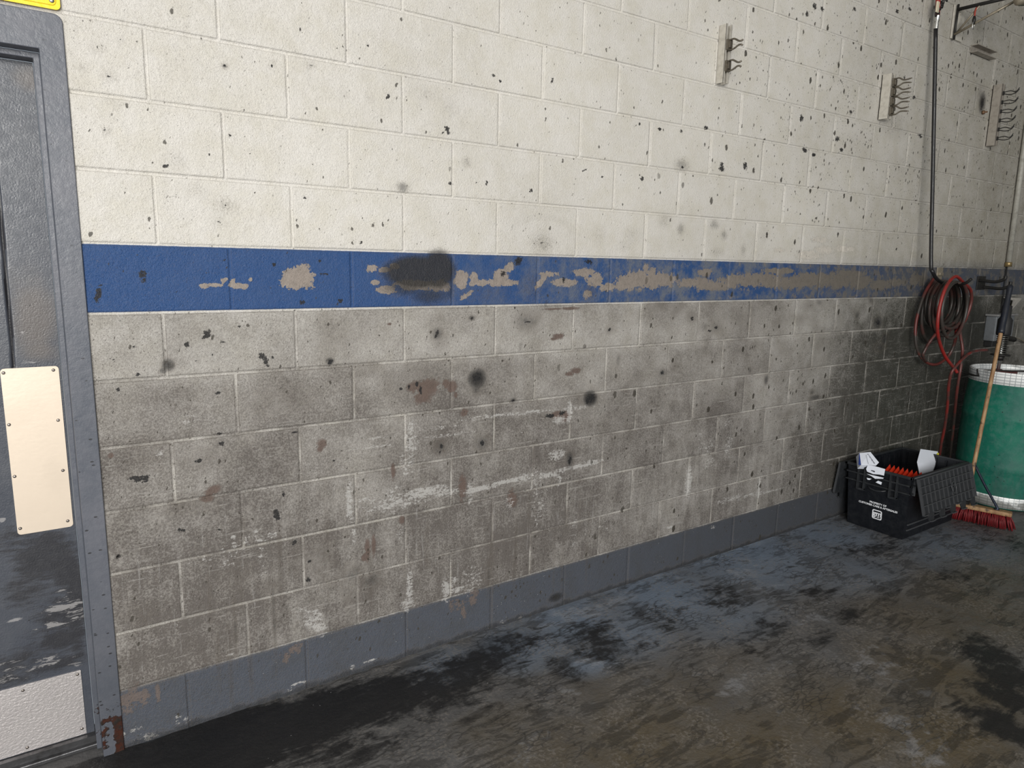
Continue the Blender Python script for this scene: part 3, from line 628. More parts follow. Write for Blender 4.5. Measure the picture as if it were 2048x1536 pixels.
# the strip of the leaf left of the seam is a touch proud
leaf = grid('door_leaf', LA, LB, seam - .001 * vnoise(GA, GB, 3, 51), lambda a, b, hh: (a, YL + hh, b), MDOOR, {'door_a': DA}); leaf.parent = door
wb = bmesh.new(); wb.from_mesh(leaf.data)
for q in (((-.93, YL, .03), (-.32, YL, .03), (-.32, YL, 2.116), (-.93, YL, 2.116)), ((-.93, YL, .03), (.133, YL, .03), (.133, YL + .045, .03), (-.93, YL + .045, .03)),
          ((.133, YL, .03), (.133, YL, 2.116), (.133, YL + .045, 2.116), (.133, YL + .045, .03)), ((-.93, YL + .045, .03), (.133, YL + .045, .03), (.133, YL + .045, 2.116), (-.93, YL + .045, 2.116))):
    wb.faces.new([wb.verts.new(v) for v in q])
nd = len(leaf.data.vertices); wb.to_mesh(leaf.data); wb.free(); clear_new(leaf.data, nd)
def plate_mat(name, c, rough, bumpd, bs, metal=1.0):
    t = NT(name); n = t.noise(bs, 4, .6, t.scale(t.pos(), (1, 1, 1.6))); n1 = t.noise(7, 4)
    col = t.mix(t.step(n1, .4, .7, 0, .35), c, tuple(v * .82 for v in c))
    return t.out(col, t.step(n1, .3, .7, rough - .05, rough + .08), t.bump(n, bumpd), metal)
MPLATE = plate_mat('brushed_push_plate', (.70, .60, .49), .42, .0002, 60, .35)
MKICK = plate_mat('dented_kick_plate', (.60, .565, .56), .30, .0016, 95, .6)
MSTEEL = simple('bright_steel', (.55, .55, .53), .35, 1.0, .3)
MSCREW = simple('worn_screw', (.30, .27, .25), .4, 1.0, .5)
def rrect(x0, x1, z0, z1, r, n=6):
    P = []
    for cx, cz, a0 in ((x1 - r, z1 - r, 0), (x0 + r, z1 - r, PI / 2), (x0 + r, z0 + r, PI), (x1 - r, z0 + r, 3 * PI / 2)):
        P += [(cx + r * math.cos(a0 + k * PI / 2 / n), cz + r * math.sin(a0 + k * PI / 2 / n)) for k in range(n + 1)]
    return P
def plate(name, x0, x1, z0, z1, mat, screws, r):
    m = MB(); m.prism(rrect(x0, x1, z0, z1, r), YL - .0035, YL - .0005)
    p = obj(name, m, mat, door)
    for sx, sz in screws:
        m = MB(); m.lathe([(0, .0022), (.0022, .0021), (.0042, .0012), (.0048, 0), (.0048, -.0015), (0, -.0015)], (sx, YL - .0035, sz), (0, -1, 0), 16)
        m.mm(sx - .0032, sx + .0032, YL - .0062, YL - .0052, sz - .0005, sz + .0005)
        obj('screw', m, MSCREW, p)
    return p
pl = plate('push_plate', -.0155, .1265, .752, 1.259, MPLATE, [(x, z) for z in (1.247, 1.093, .935, .772) for x in (-.008, .113)], .010)
kp = plate('kick_plate', -.86, .1095, .012 + .025, .265, MKICK, [(.1, .252), (.098, .058), (-.045, .247), (-.05, .05), (-.2, .245)], .002)
m = MB(); m.mm(-.93, .148, .075, .112, .012, .034); m.mm(-.93, .148, .06, .16, -.003, .012, .003)
obj('threshold', m, simple('dirty_aluminium', (.10, .10, .105), .35, .7, .6), door)
m = MB(); m.mm(.1105, .1335, .1, .112, .03, 2.11); obj('weather_seal', m, MDARK, door) if False else m.bm.free()

# ------------------------------------------------------------------ yellow sign over the door
MYEL = simple('yellow_enamel', srgb(250, 212, 10), .35, 0, .08)
s = thing('sign', 'yellow sign plate above the grey door, only its lower edge in view', 'sign', (-.1, -.004, 2.36))
m = MB(); m.prism(rrect(-.5, .2055, 2.237, 2.56, .012), -.0070, -.0035); part('sign_plate', m, MYEL, s)
m = MB()
P = rrect(-.49, .1955, 2.247, 2.55, .010)
m.tube([(x, -.0070, z) for x, z in P + P[:1]], .0012, 6, False); part('raised_border', m, simple('yellow_dark', srgb(214, 176, 8), .4, 0, .1), s)
m = MB(); m.lathe([(0, .003), (.003, .0028), (.006, .001), (.0065, 0), (0, 0)], (.187, -.007, 2.2585), (0, -1, 0), 18); part('screw', m, MSTEEL, s)

# ------------------------------------------------------------------ spring clip rails on the wall
MRAIL = simple('painted_rail', (.50, .475, .42), .5, 0, .35, (.12, .09, .06), 30)
MRAILD = simple('grey_steel_rail', (.34, .31, .27), .45, .2, .4, (.10, .08, .06), 30)
MCLIP = simple('tarnished_clip', (.17, .15, .12), .38, .7, .5, (.05, .04, .03), 60)
MBLK = simple('black_iron', (.020, .019, .018), .5, .3, .3)
def rail(x, z0, z1, D, w, mat, lab, nclip, kind, reach):
    th = .0028
    r = thing('tool_rail', lab, 'rail', (x + w / 2, 0, (z0 + z1) / 2), group=None)
    m = MB()
    m.mm(x, x + th, -D, .001, z0, z1, .0006); m.mm(x + w - th, x + w, -D, .001, z0, z1, .0006); m.mm(x, x + w, -.004, .001, z0, z1)
    m.mm(x, x + .010, -D, -D + th, z0, z1, .0006); m.mm(x + w - .010, x + w, -D, -D + th, z0, z1, .0006)
    m.mm(x + .0075, x + .0105, -D, -D + .008, z0, z1); m.mm(x + w - .0105, x + w - .0075, -D, -D + .008, z0, z1)
    part('channel', m, mat, r)
    for k in range(nclip):
        zc = z1 - (z1 - z0) * ((k + 1.0) / (nclip + .8)); 
        m = MB()
        if kind == 'jaw':
            m.mm(x + .004, x + w - .002, -D - .010, -D + .012, zc - .024, zc + .024, .002)
            for sgn in (1, -1):
                pts = [(x + w * .5, -D - .004, zc + sgn * .020), (x + w * .55, -D - .03, zc + sgn * .022), (x + w * .75, -D - .055, zc + sgn * .008), (x + w * .95, -D - reach, zc + sgn * .012)]
                m.tube(catmull(pts, 5), [.0042] * 15 + [.0028], 8)
            m.box((x + w * .5, -D - .012, zc), (.02, .012, .03), None, .002)
        else:
            m.mm(x + w * .3, x + w * .7, -D - .006, -D + .008, zc - .012, zc + .012, .0015)
            for sgn in (1, -1):
                pts = [(x + w * .5, -D, zc + sgn * .004), (x + w * .5, -D - reach * .45, zc + sgn * .012 - .004), (x + w * .55, -D - reach * .8, zc + sgn * .004 - .006), (x + w * .6, -D - reach, zc + .016 + sgn * .005)]
                m.tube(catmull(pts, 6), .0030, 7)
        part('spring_clip', m, MCLIP if kind == 'jaw' else MBLK, r)
    return r
rail(2.850, 2.452, 2.712, .042, .041, MRAIL, 'cream steel rail with two spring clips, leftmost on the upper wall', 2, 'jaw', .07)
rail(4.290, 2.470, 2.720, .060, .041, MRAIL, 'rusty cream steel rail with four clips, left of the black hose', 4, 'jaw', .095)
rail(5.710, 2.470, 2.877, .060, .041, MRAILD, 'grey steel rail with thin wire clips, right of the black hose', 6, 'wire', .095)
# open hanging channel
c = thing('wall_channel', 'short horizontal steel channel fixed to the wall above the wire clip rail', 'bracket', (5.45, 0, 3.06))
m = MB(); m.mm(5.315, 5.60, -.045, .001, 3.062, 3.066, .0006); m.mm(5.315, 5.60, -.045, .001, 3.020, 3.024, .0006); m.mm(5.315, 5.60, -.004, .001, 3.02, 3.066)
part('channel', m, MRAILD, c)
# scorched bolt stub
b_ = at_y(1965, 225); m = MB(); m.lathe([(0, .03), (.006, .03), (.006, .012), (.013, .012), (.013, 0), (0, -.001)], (b_[0], 0, b_[2]), (0, -1, 0), 12)
tag(obj('anchor_bolt', m, simple('rusty_bolt', (.16, .09, .05), .6, .4)), 'small rusty anchor bolt under a soot streak near the far rail', 'bolt')

# ------------------------------------------------------------------ black drop hose
MHOSE = simple('black_hose_rubber', (.010, .010, .011), .38, 0, .2, (.04, .04, .04), 20, spec=.5)
MFIT = simple('plated_fitting', (.62, .62, .60), .28, .9, .25)
HA = np.array(at_y(1871.5, 58, -.05)); HB = np.array(at_y(1862, 520, -.13))
t_ = thing('air_hose', 'black rubber hose hanging straight down from above onto the hook', 'hose', tuple(HA))
up = HA + np.array([.01, .0, .55])
pts = [tuple(HA), tuple(HA * .66 + HB * .34), tuple(HA * .33 + HB * .67), tuple(HB), tuple(at_y(1866, 545, -.15)), tuple(at_y(1876, 560, -.14)), tuple(at_y(1890, 566, -.10))]
m = MB(); m.tube(catmull(pts, 8), .0115, 14); part('hose', m, MHOSE, t_)
P2 = Vector(HA); P3 = Vector(at_y(1875, 32, -.05))
m = MB(); ax = (P3 - P2).normalized(); Lf = (P3 - P2).length
m.lathe([(0, 0), (.0135, 0), (.0135, Lf * .35), (.011, Lf * .36), (.011, Lf * .55), (.015, Lf * .56), (.015, Lf * .7), (.011, Lf * .72), (.016, Lf), (0, Lf)], P2, ax, 14, False)
part('coupling', m, MFIT, t_, 'bright metal hose coupling')
P4 = Vector(at_y(1879, -70, -.05))
m = MB(); m.tube([P3 + Vector((0, 0, .0)), P3 + (P4 - P3) * .5, P4, P4 + Vector((.02, 0, 1.2))], .013, 12); part('feed_hose', m, simple('red_rubber', srgb(150, 40, 34), .5), t_, 'red feed hose above the coupling')
# tag and chain by the coupling
cg = thing('chain_with_tag', 'white tag and dark chain tied to the top of the black hose', 'chain', tuple(at_y(1876, 20, -.06)))
m = MB(); a = at_y(1874, 20, -.075); b = at_y(1880, 7, -.075)
m.box(((a[0] + b[0]) / 2, -.07, (a[2] + b[2]) / 2), (.030, .008, .062), None, .003); part('tag', m, simple('cream_tag', (.62, .56, .42), .6), cg)
for k in range(9):
    p = Vector(at_y(1872 + 2.6 * k + 2 * math.sin(k * 2), 28 - 4.2 * k, -.06)); m = MB()
    ring = [p + Vector((.010 * math.cos(a), .006 * (k % 2) * math.sin(a), .014 * math.sin(a))) for a in np.linspace(0, 2 * PI, 13)]
    m.tube(ring, .0038, 6, False); part('chain_link', m, MBLK, cg)

# ------------------------------------------------------------------ swing bracket with reel
MGALV = simple('grey_bracket', (.34, .30, .23), .42, .5, .45, (.09, .07, .05), 25)
w = thing('swing_bracket', 'triangular steel swing bracket at the top right of the wall', 'bracket', (5.1, 0, 3.15))
pA = Vector(at_y(1916, 19, -.02)); pB = Vector(at_y(1909, 69, -.02)); tipA = Vector(at_y(2030, -8, -.34)); tipB = Vector(at_y(2036, -1, -.36))
m = MB(); m.mm(pB.x - .01, pB.x + .13, -.008, .001, pB.z - .02, pA.z + .03, .002)
for zz in (pB.z + .03, pA.z - .01): m.lathe([(0, .008), (.008, .008), (.009, 0), (0, 0)], (pB.x + .06, -.008, zz), (0, -1, 0), 6, False)
part('mounting_plate', m, MRAIL, w)
m = MB(); m.tube([pA, tipA], .011, 8); part('top_arm', m, MBLK, w, 'dark square top arm')
m = MB(); m.tube([pB, tipB], .008, 8); part('diagonal_brace', m, MGALV, w)
m = MB(); m.tube([pB + Vector((.02, 0, .01)), pA + (tipA - pA) * .42], .006, 8); part('diagonal_brace', m, MGALV, w)
m = MB(); m.tube([pA + Vector((0, 0, .03)), pB - Vector((0, 0, .03))], .007, 8); part('hinge_pin', m, MBLK, w)
rl = thing('hose_reel', 'green hose reel housing at the very top right corner', 'reel', tuple(at_y(2062, -14, -.42)))
c0 = Vector(at_y(2062, -14, -.42))
m = MB(); m.lathe([(0, -.055), (.060, -.055), (.066, -.045), (.066, .045), (.060, .055), (0, .055)], c0, (.7, -.7, 0), 28); part('housing', m, simple('dark_green_enamel', (.03, .075, .045), .4), rl)
m = MB(); m.lathe([(0, 0), (.03, 0), (.034, .02), (.030, .06), (.02, .07), (0, .07)], c0 + Vector((-.045, -.0, -.035)), (-.8, .4, -.25), 20); part('hub', m, MGALV, rl)
m = MB(); m.lathe([(0, 0), (.022, 0), (.024, .02), (.016, .035), (0, .035)], c0 + Vector((.0, -.02, -.06)), (0, 0, -1), 18); part('knob', m, MBLK, rl)
cb = thing('carabiner', 'steel carabiner hanging by a red strap from the swing bracket arm', 'carabiner', tuple(at_y(1949, 40, -.12)))
q = [Vector(at_y(x, y, -.13)) for x, y in ((1957, 10), (1951, 20), (1949, 34))]
m = MB(); m.tube(catmull(q, 4), .005, 8); part('strap', m, simple('red_webbing', srgb(150, 60, 48), .8), cb)
p = Vector(at_y(1948, 40, -.13)); m = MB(); m.tube([p + Vector((0, 0, .022)), p, p - Vector((0, 0, .025))], [.007, .011, .008], 10); part('grip', m, MBLK, cb)
p = Vector(at_y(1946.5, 51, -.13)); m = MB()
m.tube([p + Vector((.011 * math.cos(a), 0, .023 * math.sin(a))) for a in np.linspace(0, 2 * PI, 25)], .0028, 8, False); part('ring', m, MFIT, cb)

# ------------------------------------------------------------------ hooks
def hose_hook(name, lab, x, z, reach, w):
    h = thing(name, lab, 'hook', (x, 0, z))
    m = MB(); m.mm(x - w / 2, x + w / 2, -.006, .001, z - .05, z + .05, .002); part('back_plate', m, MBLK, h)
    for k, s_ in enumerate((-1, 1)):
        m = MB(); pts = [(x + s_ * w * .35, -.003, z + .02 - .05 * k), (x + s_ * w * .38, -.05, z + .016 - .05 * k), (x + s_ * w * .38, -reach * .7, z + .012 - .05 * k), (x + s_ * w * .38, -reach, z + .032 - .05 * k), (x + s_ * w * .38, -reach - .006, z + .055 - .04 * k)]
        m.tube(catmull(pts, 6), .0115, 10); part('prong', m, MBLK, h)
    return h
hk = thing('hose_hook', 'small steel hose hook behind the top of the red coil', 'hook', (5.25, 0, 1.56))
hx = 5.175
m = MB(); m.mm(hx + .06, hx + .135, -.006, .001, 1.50, 1.62, .002); m.mm(hx + .075, hx + .12, -.02, -.006, 1.565, 1.585, .002); part('back_plate', m, MGALV, hk)
m = MB(); m.tube(catmull([(hx + .09, -.004, 1.535), (hx + .04, -.05, 1.525), (hx - .04, -.16, 1.515), (hx - .09, -.25, 1.52), (hx - .10, -.29, 1.55)], 6), .010, 10); part('arm', m, MBLK, hk)
hose_hook('double_hook', 'black double prong hook on the blue stripe right of the red coil', 5.93, 1.515, .17, .13)

# ------------------------------------------------------------------ coiled hose
def coil_mat():
    t = NT('red_hose_grimy')
    n = t.noise(7, 4, .6); a = t.new('ShaderNodeAttribute'); a.attribute_name = 'clean'
    f = t.math('ADD', t.step(n, .42, .62, .22, -.25), a.outputs['Fac'], clamp=True)
    col = t.mix(f, (.038, .032, .028), srgb(138, 32, 28))
    return t.out(col, .42, t.bump(t.noise(60, 3), .0006), 0, .45)
MCOIL = coil_mat()
hz = thing('hose_coil', 'coiled red rubber air hose hanging on the wall hook left of the drum', 'hose', (hx, -.15, 1.35))
def hose_part(name, pts, r, clean, lab=None):
    m = MB(); m.tube(pts, r, 10)
    o = part(name, m, MCOIL, hz, lab)
    a = o.data.attributes.new('clean', 'FLOAT', 'POINT'); a.data.foreach_set('value', np.full(len(o.data.vertices), clean, np.float32))
    return o
turns = 8; pts = []
for i in range(turns * 28 + 1):
    u = i / 28; k = u / turns; a = 2 * PI * u + PI / 2
    rx = .195 + .018 * math.sin(u * 2.3); rz = .165 + .022 * math.sin(u * 1.7 + 1)
    if k < .14: rx, rz = .205, .23 - .3 * k
    top = 1.530 - .004 * k
    xc = hx + .035 - .13 * k
    pts.append((xc + rx * math.cos(a), -.035 - .185 * k + .008 * math.cos(a * 1), top - rz + rz * math.sin(a)))
hose_part('coil', pts, .0110, -.10)
# a long front loop, clean red
fr = [(1928, 566, -.22), (1911, 553, -.24), (1893, 572, -.25), (1880, 610, -.25), (1875, 650, -.25), (1878, 680, -.24), (1890, 712, -.23), (1908, 736, -.24), (1914, 745, -.25)]
P = [Vector(at_y(*p)) for p in fr]; hose_part('front_loop', catmull(P, 8), .0105, .75, 'bright red front loop of the hose')
fr = [(1928, 566, -.22), (1941, 580, -.21), (1942, 605, -.20), (1930, 640, -.19), (1912, 665, -.18)]
hose_part('front_loop', catmull([Vector(at_y(*p)) for p in fr], 8), .0105, .5)
fr = [(1868, 556, -.05), (1848, 590, -.05), (1833, 640, -.05), (1831, 680, -.06), (1838, 708, -.07), (1856, 726, -.08), (1875, 728, -.09), (1895, 714, -.10), (1908, 690, -.12), (1912, 665, -.14), (1908, 655, -.15), (1895, 651, -.15), (1880, 659, -.14), (1862, 680, -.12), (1852, 696, -.10), (1846, 710, -.09), (1852, 722, -.085)]
hose_part('hanging_loop', catmull([Vector(at_y(*p)) for p in fr], 8), .0100, .18)
fr = [(1920, 640, -.18), (1921, 670, -.18), (1925, 700, -.20), (1922, 730, -.22), (1918, 755, -.22), (1913, 790, -.20), (1908, 840, -.14), (1902, 900, -.10), (1896, 960, -.10)]
hose_part('hanging_end', catmull([Vector(at_y(*p)) for p in fr], 8), .0095, .1)
fr = [(1975, 700, -.20), (1958, 701, -.22), (1940, 706, -.24), (1925, 718, -.25), (1911, 733, -.25), (1902, 748, -.24), (1897, 775, -.22), (1895, 810, -.20), (1890, 850, -.17), (1882, 890, -.13), (1876, 930, -.10), (1870, 975, -.09)]
hose_part('hanging_end', catmull([Vector(at_y(*p)) for p in fr], 8), .0095, .35)

# ------------------------------------------------------------------ conduit, box, small shelf bracket
MCOND = simple('painted_conduit', (.36, .35, .31), .5, 0, .45, (.1, .09, .07), 20)
c = thing('conduit', 'grey painted conduit pipe running up the wall at the right edge', 'pipe', (6.3, -.02, 1.64))
m = MB(); m.tube([(6.305, -.022, 1.66), (6.29, -.022, 2.4), (6.28, -.022, 4.58)], .019, 14); part('pipe', m, MCOND, c)
m = MB(); m.lathe([(.0, 0), (.024, 0), (.024, .03), (.020, .035), (.0, .035)], (6.305, -.022, 1.64), None, 16); part('coupling', m, simple('brass_coupling', (.30, .22, .10), .4, .6, .5), c)
m = MB(); m.tube([(6.31, -.012, 1.64), (6.325, -.012, 1.45), (6.33, -.012, 1.27)], .006, 8); part('cable', m, MDARK, c)
MBOX = simple('grey_box_plastic', srgb(112, 116, 120), .5, 0, .5, (.05, .05, .05), 10)
b = thing('electrical_box', 'grey electrical box with a lid lip, behind the black broom grip', 'box', (6.28, 0, 1.2))
X0, X1_, Z0, Z1_ = 6.10, 6.42, 1.075, 1.265
m = MB(); m.mm(X0, X1_, -.075, .001, Z0, Z1_, .006); part('box_body', m, MBOX, b)
m = MB(); m.mm(X0 - .02, X1_ + .02, -.09, .001, Z1_, Z1_ + .016, .004); part('lid', m, simple('box_lid', srgb(128, 128, 128), .5, 0, .4), b)
m = MB(); m.mm(X0 + .03, X1_ - .11, -.080, -.074, Z0 + .02, Z1_ - .02, .003); part('cover_plate', m, MBOX, b)
m = MB(); m.mm(X0 + .02, X1_ - .02, -.06, .001, Z0 - .045, Z0, .004); part('lower_box', m, MDARK, b)
sb = thing('shelf_bracket', 'pale folded bracket on the wall right of the broom grip', 'bracket', tuple(at_y(2030, 610, 0)))
a0 = Vector(at_y(2008, 594, -.10)); a1 = Vector(at_y(2044, 597, -.02)); a2 = Vector(at_y(2021, 623, -.02)); a3 = Vector(at_y(2027, 600, -.08))
m = MB()
for P in ([a0, a1, a3], [a3, a1, a2]):
    vs = [m.bm.verts.new(p) for p in P]; vs2 = [m.bm.verts.new(p + Vector((0, .004, -.004))) for p in P]
    m.bm.faces.new(vs); m.bm.faces.new(vs2[::-1])
    for k in range(3): m.bm.faces.new((vs[k], vs[(k + 1) % 3], vs2[(k + 1) % 3], vs2[k]))
part('bracket_plate', m, simple('pale_plate', (.55, .52, .47), .5, 0, .4), sb)
lv = thing('wall_valve', 'black lever valve with a thin line running off to the right edge', 'valve', tuple(at_y(2025, 678, -.05)))
m = MB(); m.tube([Vector(at_y(2006, 674, -.06)), Vector(at_y(2015, 676, -.07)), Vector(at_y(2028, 679, -.07))], [.014, .022, .02], 12); part('valve_body', m, MBLK, lv)
m = MB(); m.tube(catmull([Vector(at_y(2026, 677, -.07)), Vector(at_y(2036, 677, -.05)), Vector(at_y(2048, 683, -.03)), Vector(at_y(2070, 692, -.02))], 5), .005, 8); part('line', m, MGALV, lv)
m = MB(); m.tube([Vector(at_y(2008, 674, -.07)), Vector(at_y(2012, 664, -.10))], .006, 8); part('lever', m, MBLK, lv)

# ------------------------------------------------------------------ drum
BC = Vector((5.665, -.42, 0))
def drum_mat():
    t = NT('green_drum_plastic'); n = t.noise(4, 6, .65); n2 = t.noise(28, 5, .7); st = t.noise(6, 5, .7, t.scale(t.pos(), (2.5, 2.5, .6)))
    X, Y, Z = t.sep(t.pos())
    col = t.mix(t.step(n, .35, .7), (.006, .150, .098), (.010, .100, .078))
    col = t.mix(t.mul(t.step(t.add(n2, t.mul(st, .5)), .66, .90), .30), col, (.10, .20, .18))
    col = t.mix(t.mul(t.sub(1.0, t.step(Z, .05, .6)), t.step(st, .35, .65, .1, .55)), col, (.03, .06, .055))
    vf = t.voro(26); col = t.mix(t.mul(t.sub(1.0, t.step(vf, .07, .12)), t.step(t.noise(6, 2), .5, .55)), col, (.01, .02, .018))
    return t.out(col, t.step(n2, .3, .7, .50, .66), t.bump(n2, .0012), 0, .3)
bar = thing('drum', 'large green plastic drum with white taped bands, open at the top', 'drum', tuple(BC))
prof = [(0, .015), (.24, .012), (.262, .0), (.268, .006), (.272, .03), (.276, .08), (.291, .22), (.2985, .262), (.3015, .270), (.3015, .300), (.2985, .308), (.3005, .43), (.3005, .50), (.2985, .602), (.3015, .610), (.3015, .630), (.2985, .638), (.292, .75), (.285, .84), (.284, .905), (.287, .922), (.283, .93), (.270, .925), (.268, .90), (.275, .80), (.288, .60), (.288, .30), (.262, .03), (0, .03)]
m = MB(); m.lathe(prof, BC, None, 72); part('drum_body', m, drum_mat(), bar)
def tape_mat():
    t = NT('white_grid_tape'); co = t.sep(t.pos())
    # grid of small cells round the band
    at = t.math('ARCTAN2', co[1], co[0]); u = t.math('FRACT', t.mul(at, 9.5)); v = t.math('FRACT', t.mul(co[2], 52.0))
    gu = t.mx(t.step(u, .06, .10, 1, 0), t.step(u, .92, .96)); gv = t.mx(t.step(v, .10, .16, 1, 0), t.step(v, .86, .92))
    g = t.mx(gu, gv); n = t.noise(9, 5, .7)
    col = t.mix(t.mul(g, .75), (.88, .90, .90), (.25, .28, .30))
    grime_ = t.mul(t.step(t.add(n, t.step(co[2], .02, .12, .22, -.10)), .50, .70), .75)
    col = t.mix(grime_, col, (.10, .10, .085))
    return t.out(col, .32, t.bump(g, .001, -.5), 0, .5)
MTAPE = tape_mat()
m = MB(); m.lathe([(.2845, .852), (.2875, .853), (.2882, .925), (.2885, .934), (.281, .938), (.272, .934), (.268, .92), (.2675, .905), (.266, .86)], BC, None, 72); part('top_band', m, MTAPE, bar, 'white gridded tape round the rim')
m = MB(); m.lathe([(.2765, .012), (.2785, .013), (.2835, .088), (.2815, .090)], BC, None, 72); part('bottom_band', m, MTAPE, bar, 'grimy white gridded tape round the foot')
MRED = simple('dark_red_paint', (.14, .018, .020), .4, 0, .5)
# spring-bodied pump standing in the drum
pc = Vector(at_y(2002, 700, -.32)); px0, py0 = pc.x, -.32
zz = lambda y: at_y(2002, y, py0)[2]
pump = thing('spring_pump', 'coil spring bodied hand pump standing in the green drum', 'pump', (px0, py0, .45))
m = MB(); m.lathe([(0, zz(671)), (.040, zz(671)), (.044, zz(668)), (.044, zz(640)), (.030, zz(634)), (.030, zz(612)), (0, zz(610))], (px0, py0, 0), None, 24); part('cap', m, MDARK, pump)
m = MB(); m.tube([(px0, py0, zz(745)), (px0, py0, zz(670))], .012, 12); part('shaft', m, MFIT, pump)
m = MB(); hp = []; z0s, z1s = zz(709), zz(671)
for i in range(9 * 16 + 1):
    a = 2 * PI * i / 16; hp.append((px0 + .031 * math.cos(a), py0 + .031 * math.sin(a), z0s + (z1s - z0s) * i / 144))
m.tube(hp, .0048, 7); part('spring', m, simple('spring_steel', (.12, .12, .11), .3, .8, .3), pump)
m = MB(); m.lathe([(0, z0s - .006), (.058, z0s - .006), (.060, z0s), (.058, z0s + .003), (0, z0s + .003)], (px0, py0, 0), None, 28); m.lathe([(0, z0s - .04), (.022, z0s - .04), (.028, z0s - .006), (0, z0s - .006)], (px0, py0, 0), None, 20)
part('spring_seat', m, MBLK, pump)
m = MB(); m.lathe([(0, .5), (.04, .5), (.045, .87), (.075, .885), (.078, .905), (.045, .915), (.024, .93), (0, .93)], (px0, py0, 0), None, 24); m.mm(px0 + .05, px0 + .17, py0 - .06, py0 - .01, .89, .912, .004); part('base', m, MRED, pump, 'dark red base')
# dark bent rod over the rim
rod = thing('wire_handle', 'dark bent metal rod resting over the front left of the drum rim', 'rod', tuple(at_y(1950, 748, -.66)))
def on_drum(x, y, r):      # where a sight line first meets the drum's rim
    d = ray(x, y); o = CAM - np.array(BC); a = d[0] ** 2 + d[1] ** 2; b = 2 * (o[0] * d[0] + o[1] * d[1]); c = o[0] ** 2 + o[1] ** 2 - r * r
    D = max(b * b - 4 * a * c, 0); k = (-b - math.sqrt(D)) / (2 * a); return Vector(CAM + k * d)
q = [on_drum(x, y, .296) for x, y in ((1921, 742), (1930, 746), (1945, 750), (1957, 752))]
q = [q[0] + Vector((-.03, .05, .012))] + q + [q[-1] + Vector((.02, .02, .04)), Vector((BC.x - .13, BC.y - .19, .955)), Vector((BC.x - .06, BC.y - .15, .93))]
m = MB(); m.tube(q, .0065, 8); tag(part('rod', m, MBLK, rod), 'x', 'x'); rod.children[0].pop('label', None) if False else None
ch = rod.children[0] if len(rod.children) else [o for o in bpy.data.objects if o.name.startswith('rod')][0]
[ch.pop(k) for k in ("label","category") if k in ch.keys()]

# ------------------------------------------------------------------ push broom
MWOOD = NT('broom_wood')
_n = MWOOD.noise(8, 5, .65, MWOOD.scale(MWOOD.pos(), (4, 4, .5))); _n2 = MWOOD.noise(20, 5, .7)
_c = MWOOD.mix(MWOOD.step(_n, .3, .7), (.40, .25, .125), (.23, .12, .055))
MWOOD = MWOOD.out(MWOOD.mix(MWOOD.step(_n2, .56, .66, 0, .85), _c, (.035, .022, .014)), .55, MWOOD.bump(_n, .001))
e1 = Vector(at_z(2026, 1058)); e1 = Vector((5.052, -.712, 0)); dirb = Vector((-.30, .954, 0)).normalized(); LB_ = .375
hc = e1 + dirb * LB_ / 2
br_ = thing('push_broom', 'push broom with wooden pole, black grip and red bristles leaning on the drum', 'broom', tuple(hc))
side = Vector((dirb.y, -dirb.x, 0))
ang = math.atan2(dirb.y, dirb.x)
m = MB(); m.box((hc.x, hc.y, .098), (LB_, .062, .028), Matrix.Rotation(ang, 3, 'Z'), .009)
m = MB(); vs = m.box((0, 0, 0), (LB_, .062, .028), Matrix.Rotation(ang, 3, 'Z'), .009); bmesh.ops.translate(m.bm, vec=(hc.x, hc.y, .096), verts=vs)
part('broom_head', m, MWOOD, br_)
MBRIS = simple('red_bristle', srgb(112, 22, 28), .55, 0, .3, (.05, .01, .01), 30)
m = MB(); nb = 26
for i in range(nb):
    for j in range(4):
        u = (i + .5) / nb - .5; v = (j + .5) / 4 - .5
        base = hc + dirb * (LB_ * .96 * u) + side * (.05 * v) + Vector((0, 0, .086))
        for k in range(5):
            sp_ = Vector((rng.normal(0, .005), rng.normal(0, .005), 0))
            tip = hc + dirb * (LB_ * 1.04 * u + .012 * np.sign(u) * (abs(u) > .42)) + side * (.085 * v) + Vector((0, 0, .001)) + sp_ * 1.5
            m.tube([base + sp_ * .4, (base + tip) / 2 + sp_ * .6, tip], [.0026, .0028, .0018], 4, True)
part('bristles', m, MBRIS, br_)
top = Vector(at_y(2020.5, 573, -.345)); bot = hc + dirb * .06 + Vector((0, 0, .108))
# straight pole from the socket to the grip
dirp = (top - bot).normalized(); Lp = (top - bot).length
m = MB(); m.tube([bot + dirp * (Lp * k / 10) for k in range(11)], .0125, 14); part('pole', m, MWOOD, br_)
gl = .335
m = MB(); gp = [top - dirp * (gl * (1 - k / 16)) for k in range(17)]
gr_r = [.0215, .022, .0205, .020, .020, .0205, .021, .021, .0205, .0195, .018, .017, .0165, .017, .0165, .0195, .0185]
m.tube(gp + [top + dirp * .012], gr_r + [.010], 16); part('grip', m, simple('blue_black_grip', (.010, .013, .022), .42), br_)
m = MB(); s_ = hc - dirb * .105 + Vector((0, 0, .112)); e_ = bot + dirp * .27
m.tube(catmull([s_ + Vector((0, 0, -.004)), s_ + Vector((.0, 0, .012)), (s_ + e_) / 2, e_], 5), .008, 10)
m.lathe([(0, .010), (.014, .008), (.017, 0), (0, 0)], s_ - Vector((0, 0, .003)), None, 14)
part('brace', m, simple('blue_steel_brace', (.04, .05, .075), .35, .7), br_)
m = MB(); s2 = hc + dirb * .105 + Vector((0, 0, .112)); m.tube([s2, (s2 + e_) / 2, e_], .008, 10); part('brace', m, MBLK, br_)
m = MB(); m.tube([bot - dirp * .012, bot + dirp * .05], .019, 14); part('socket', m, MBLK, br_)

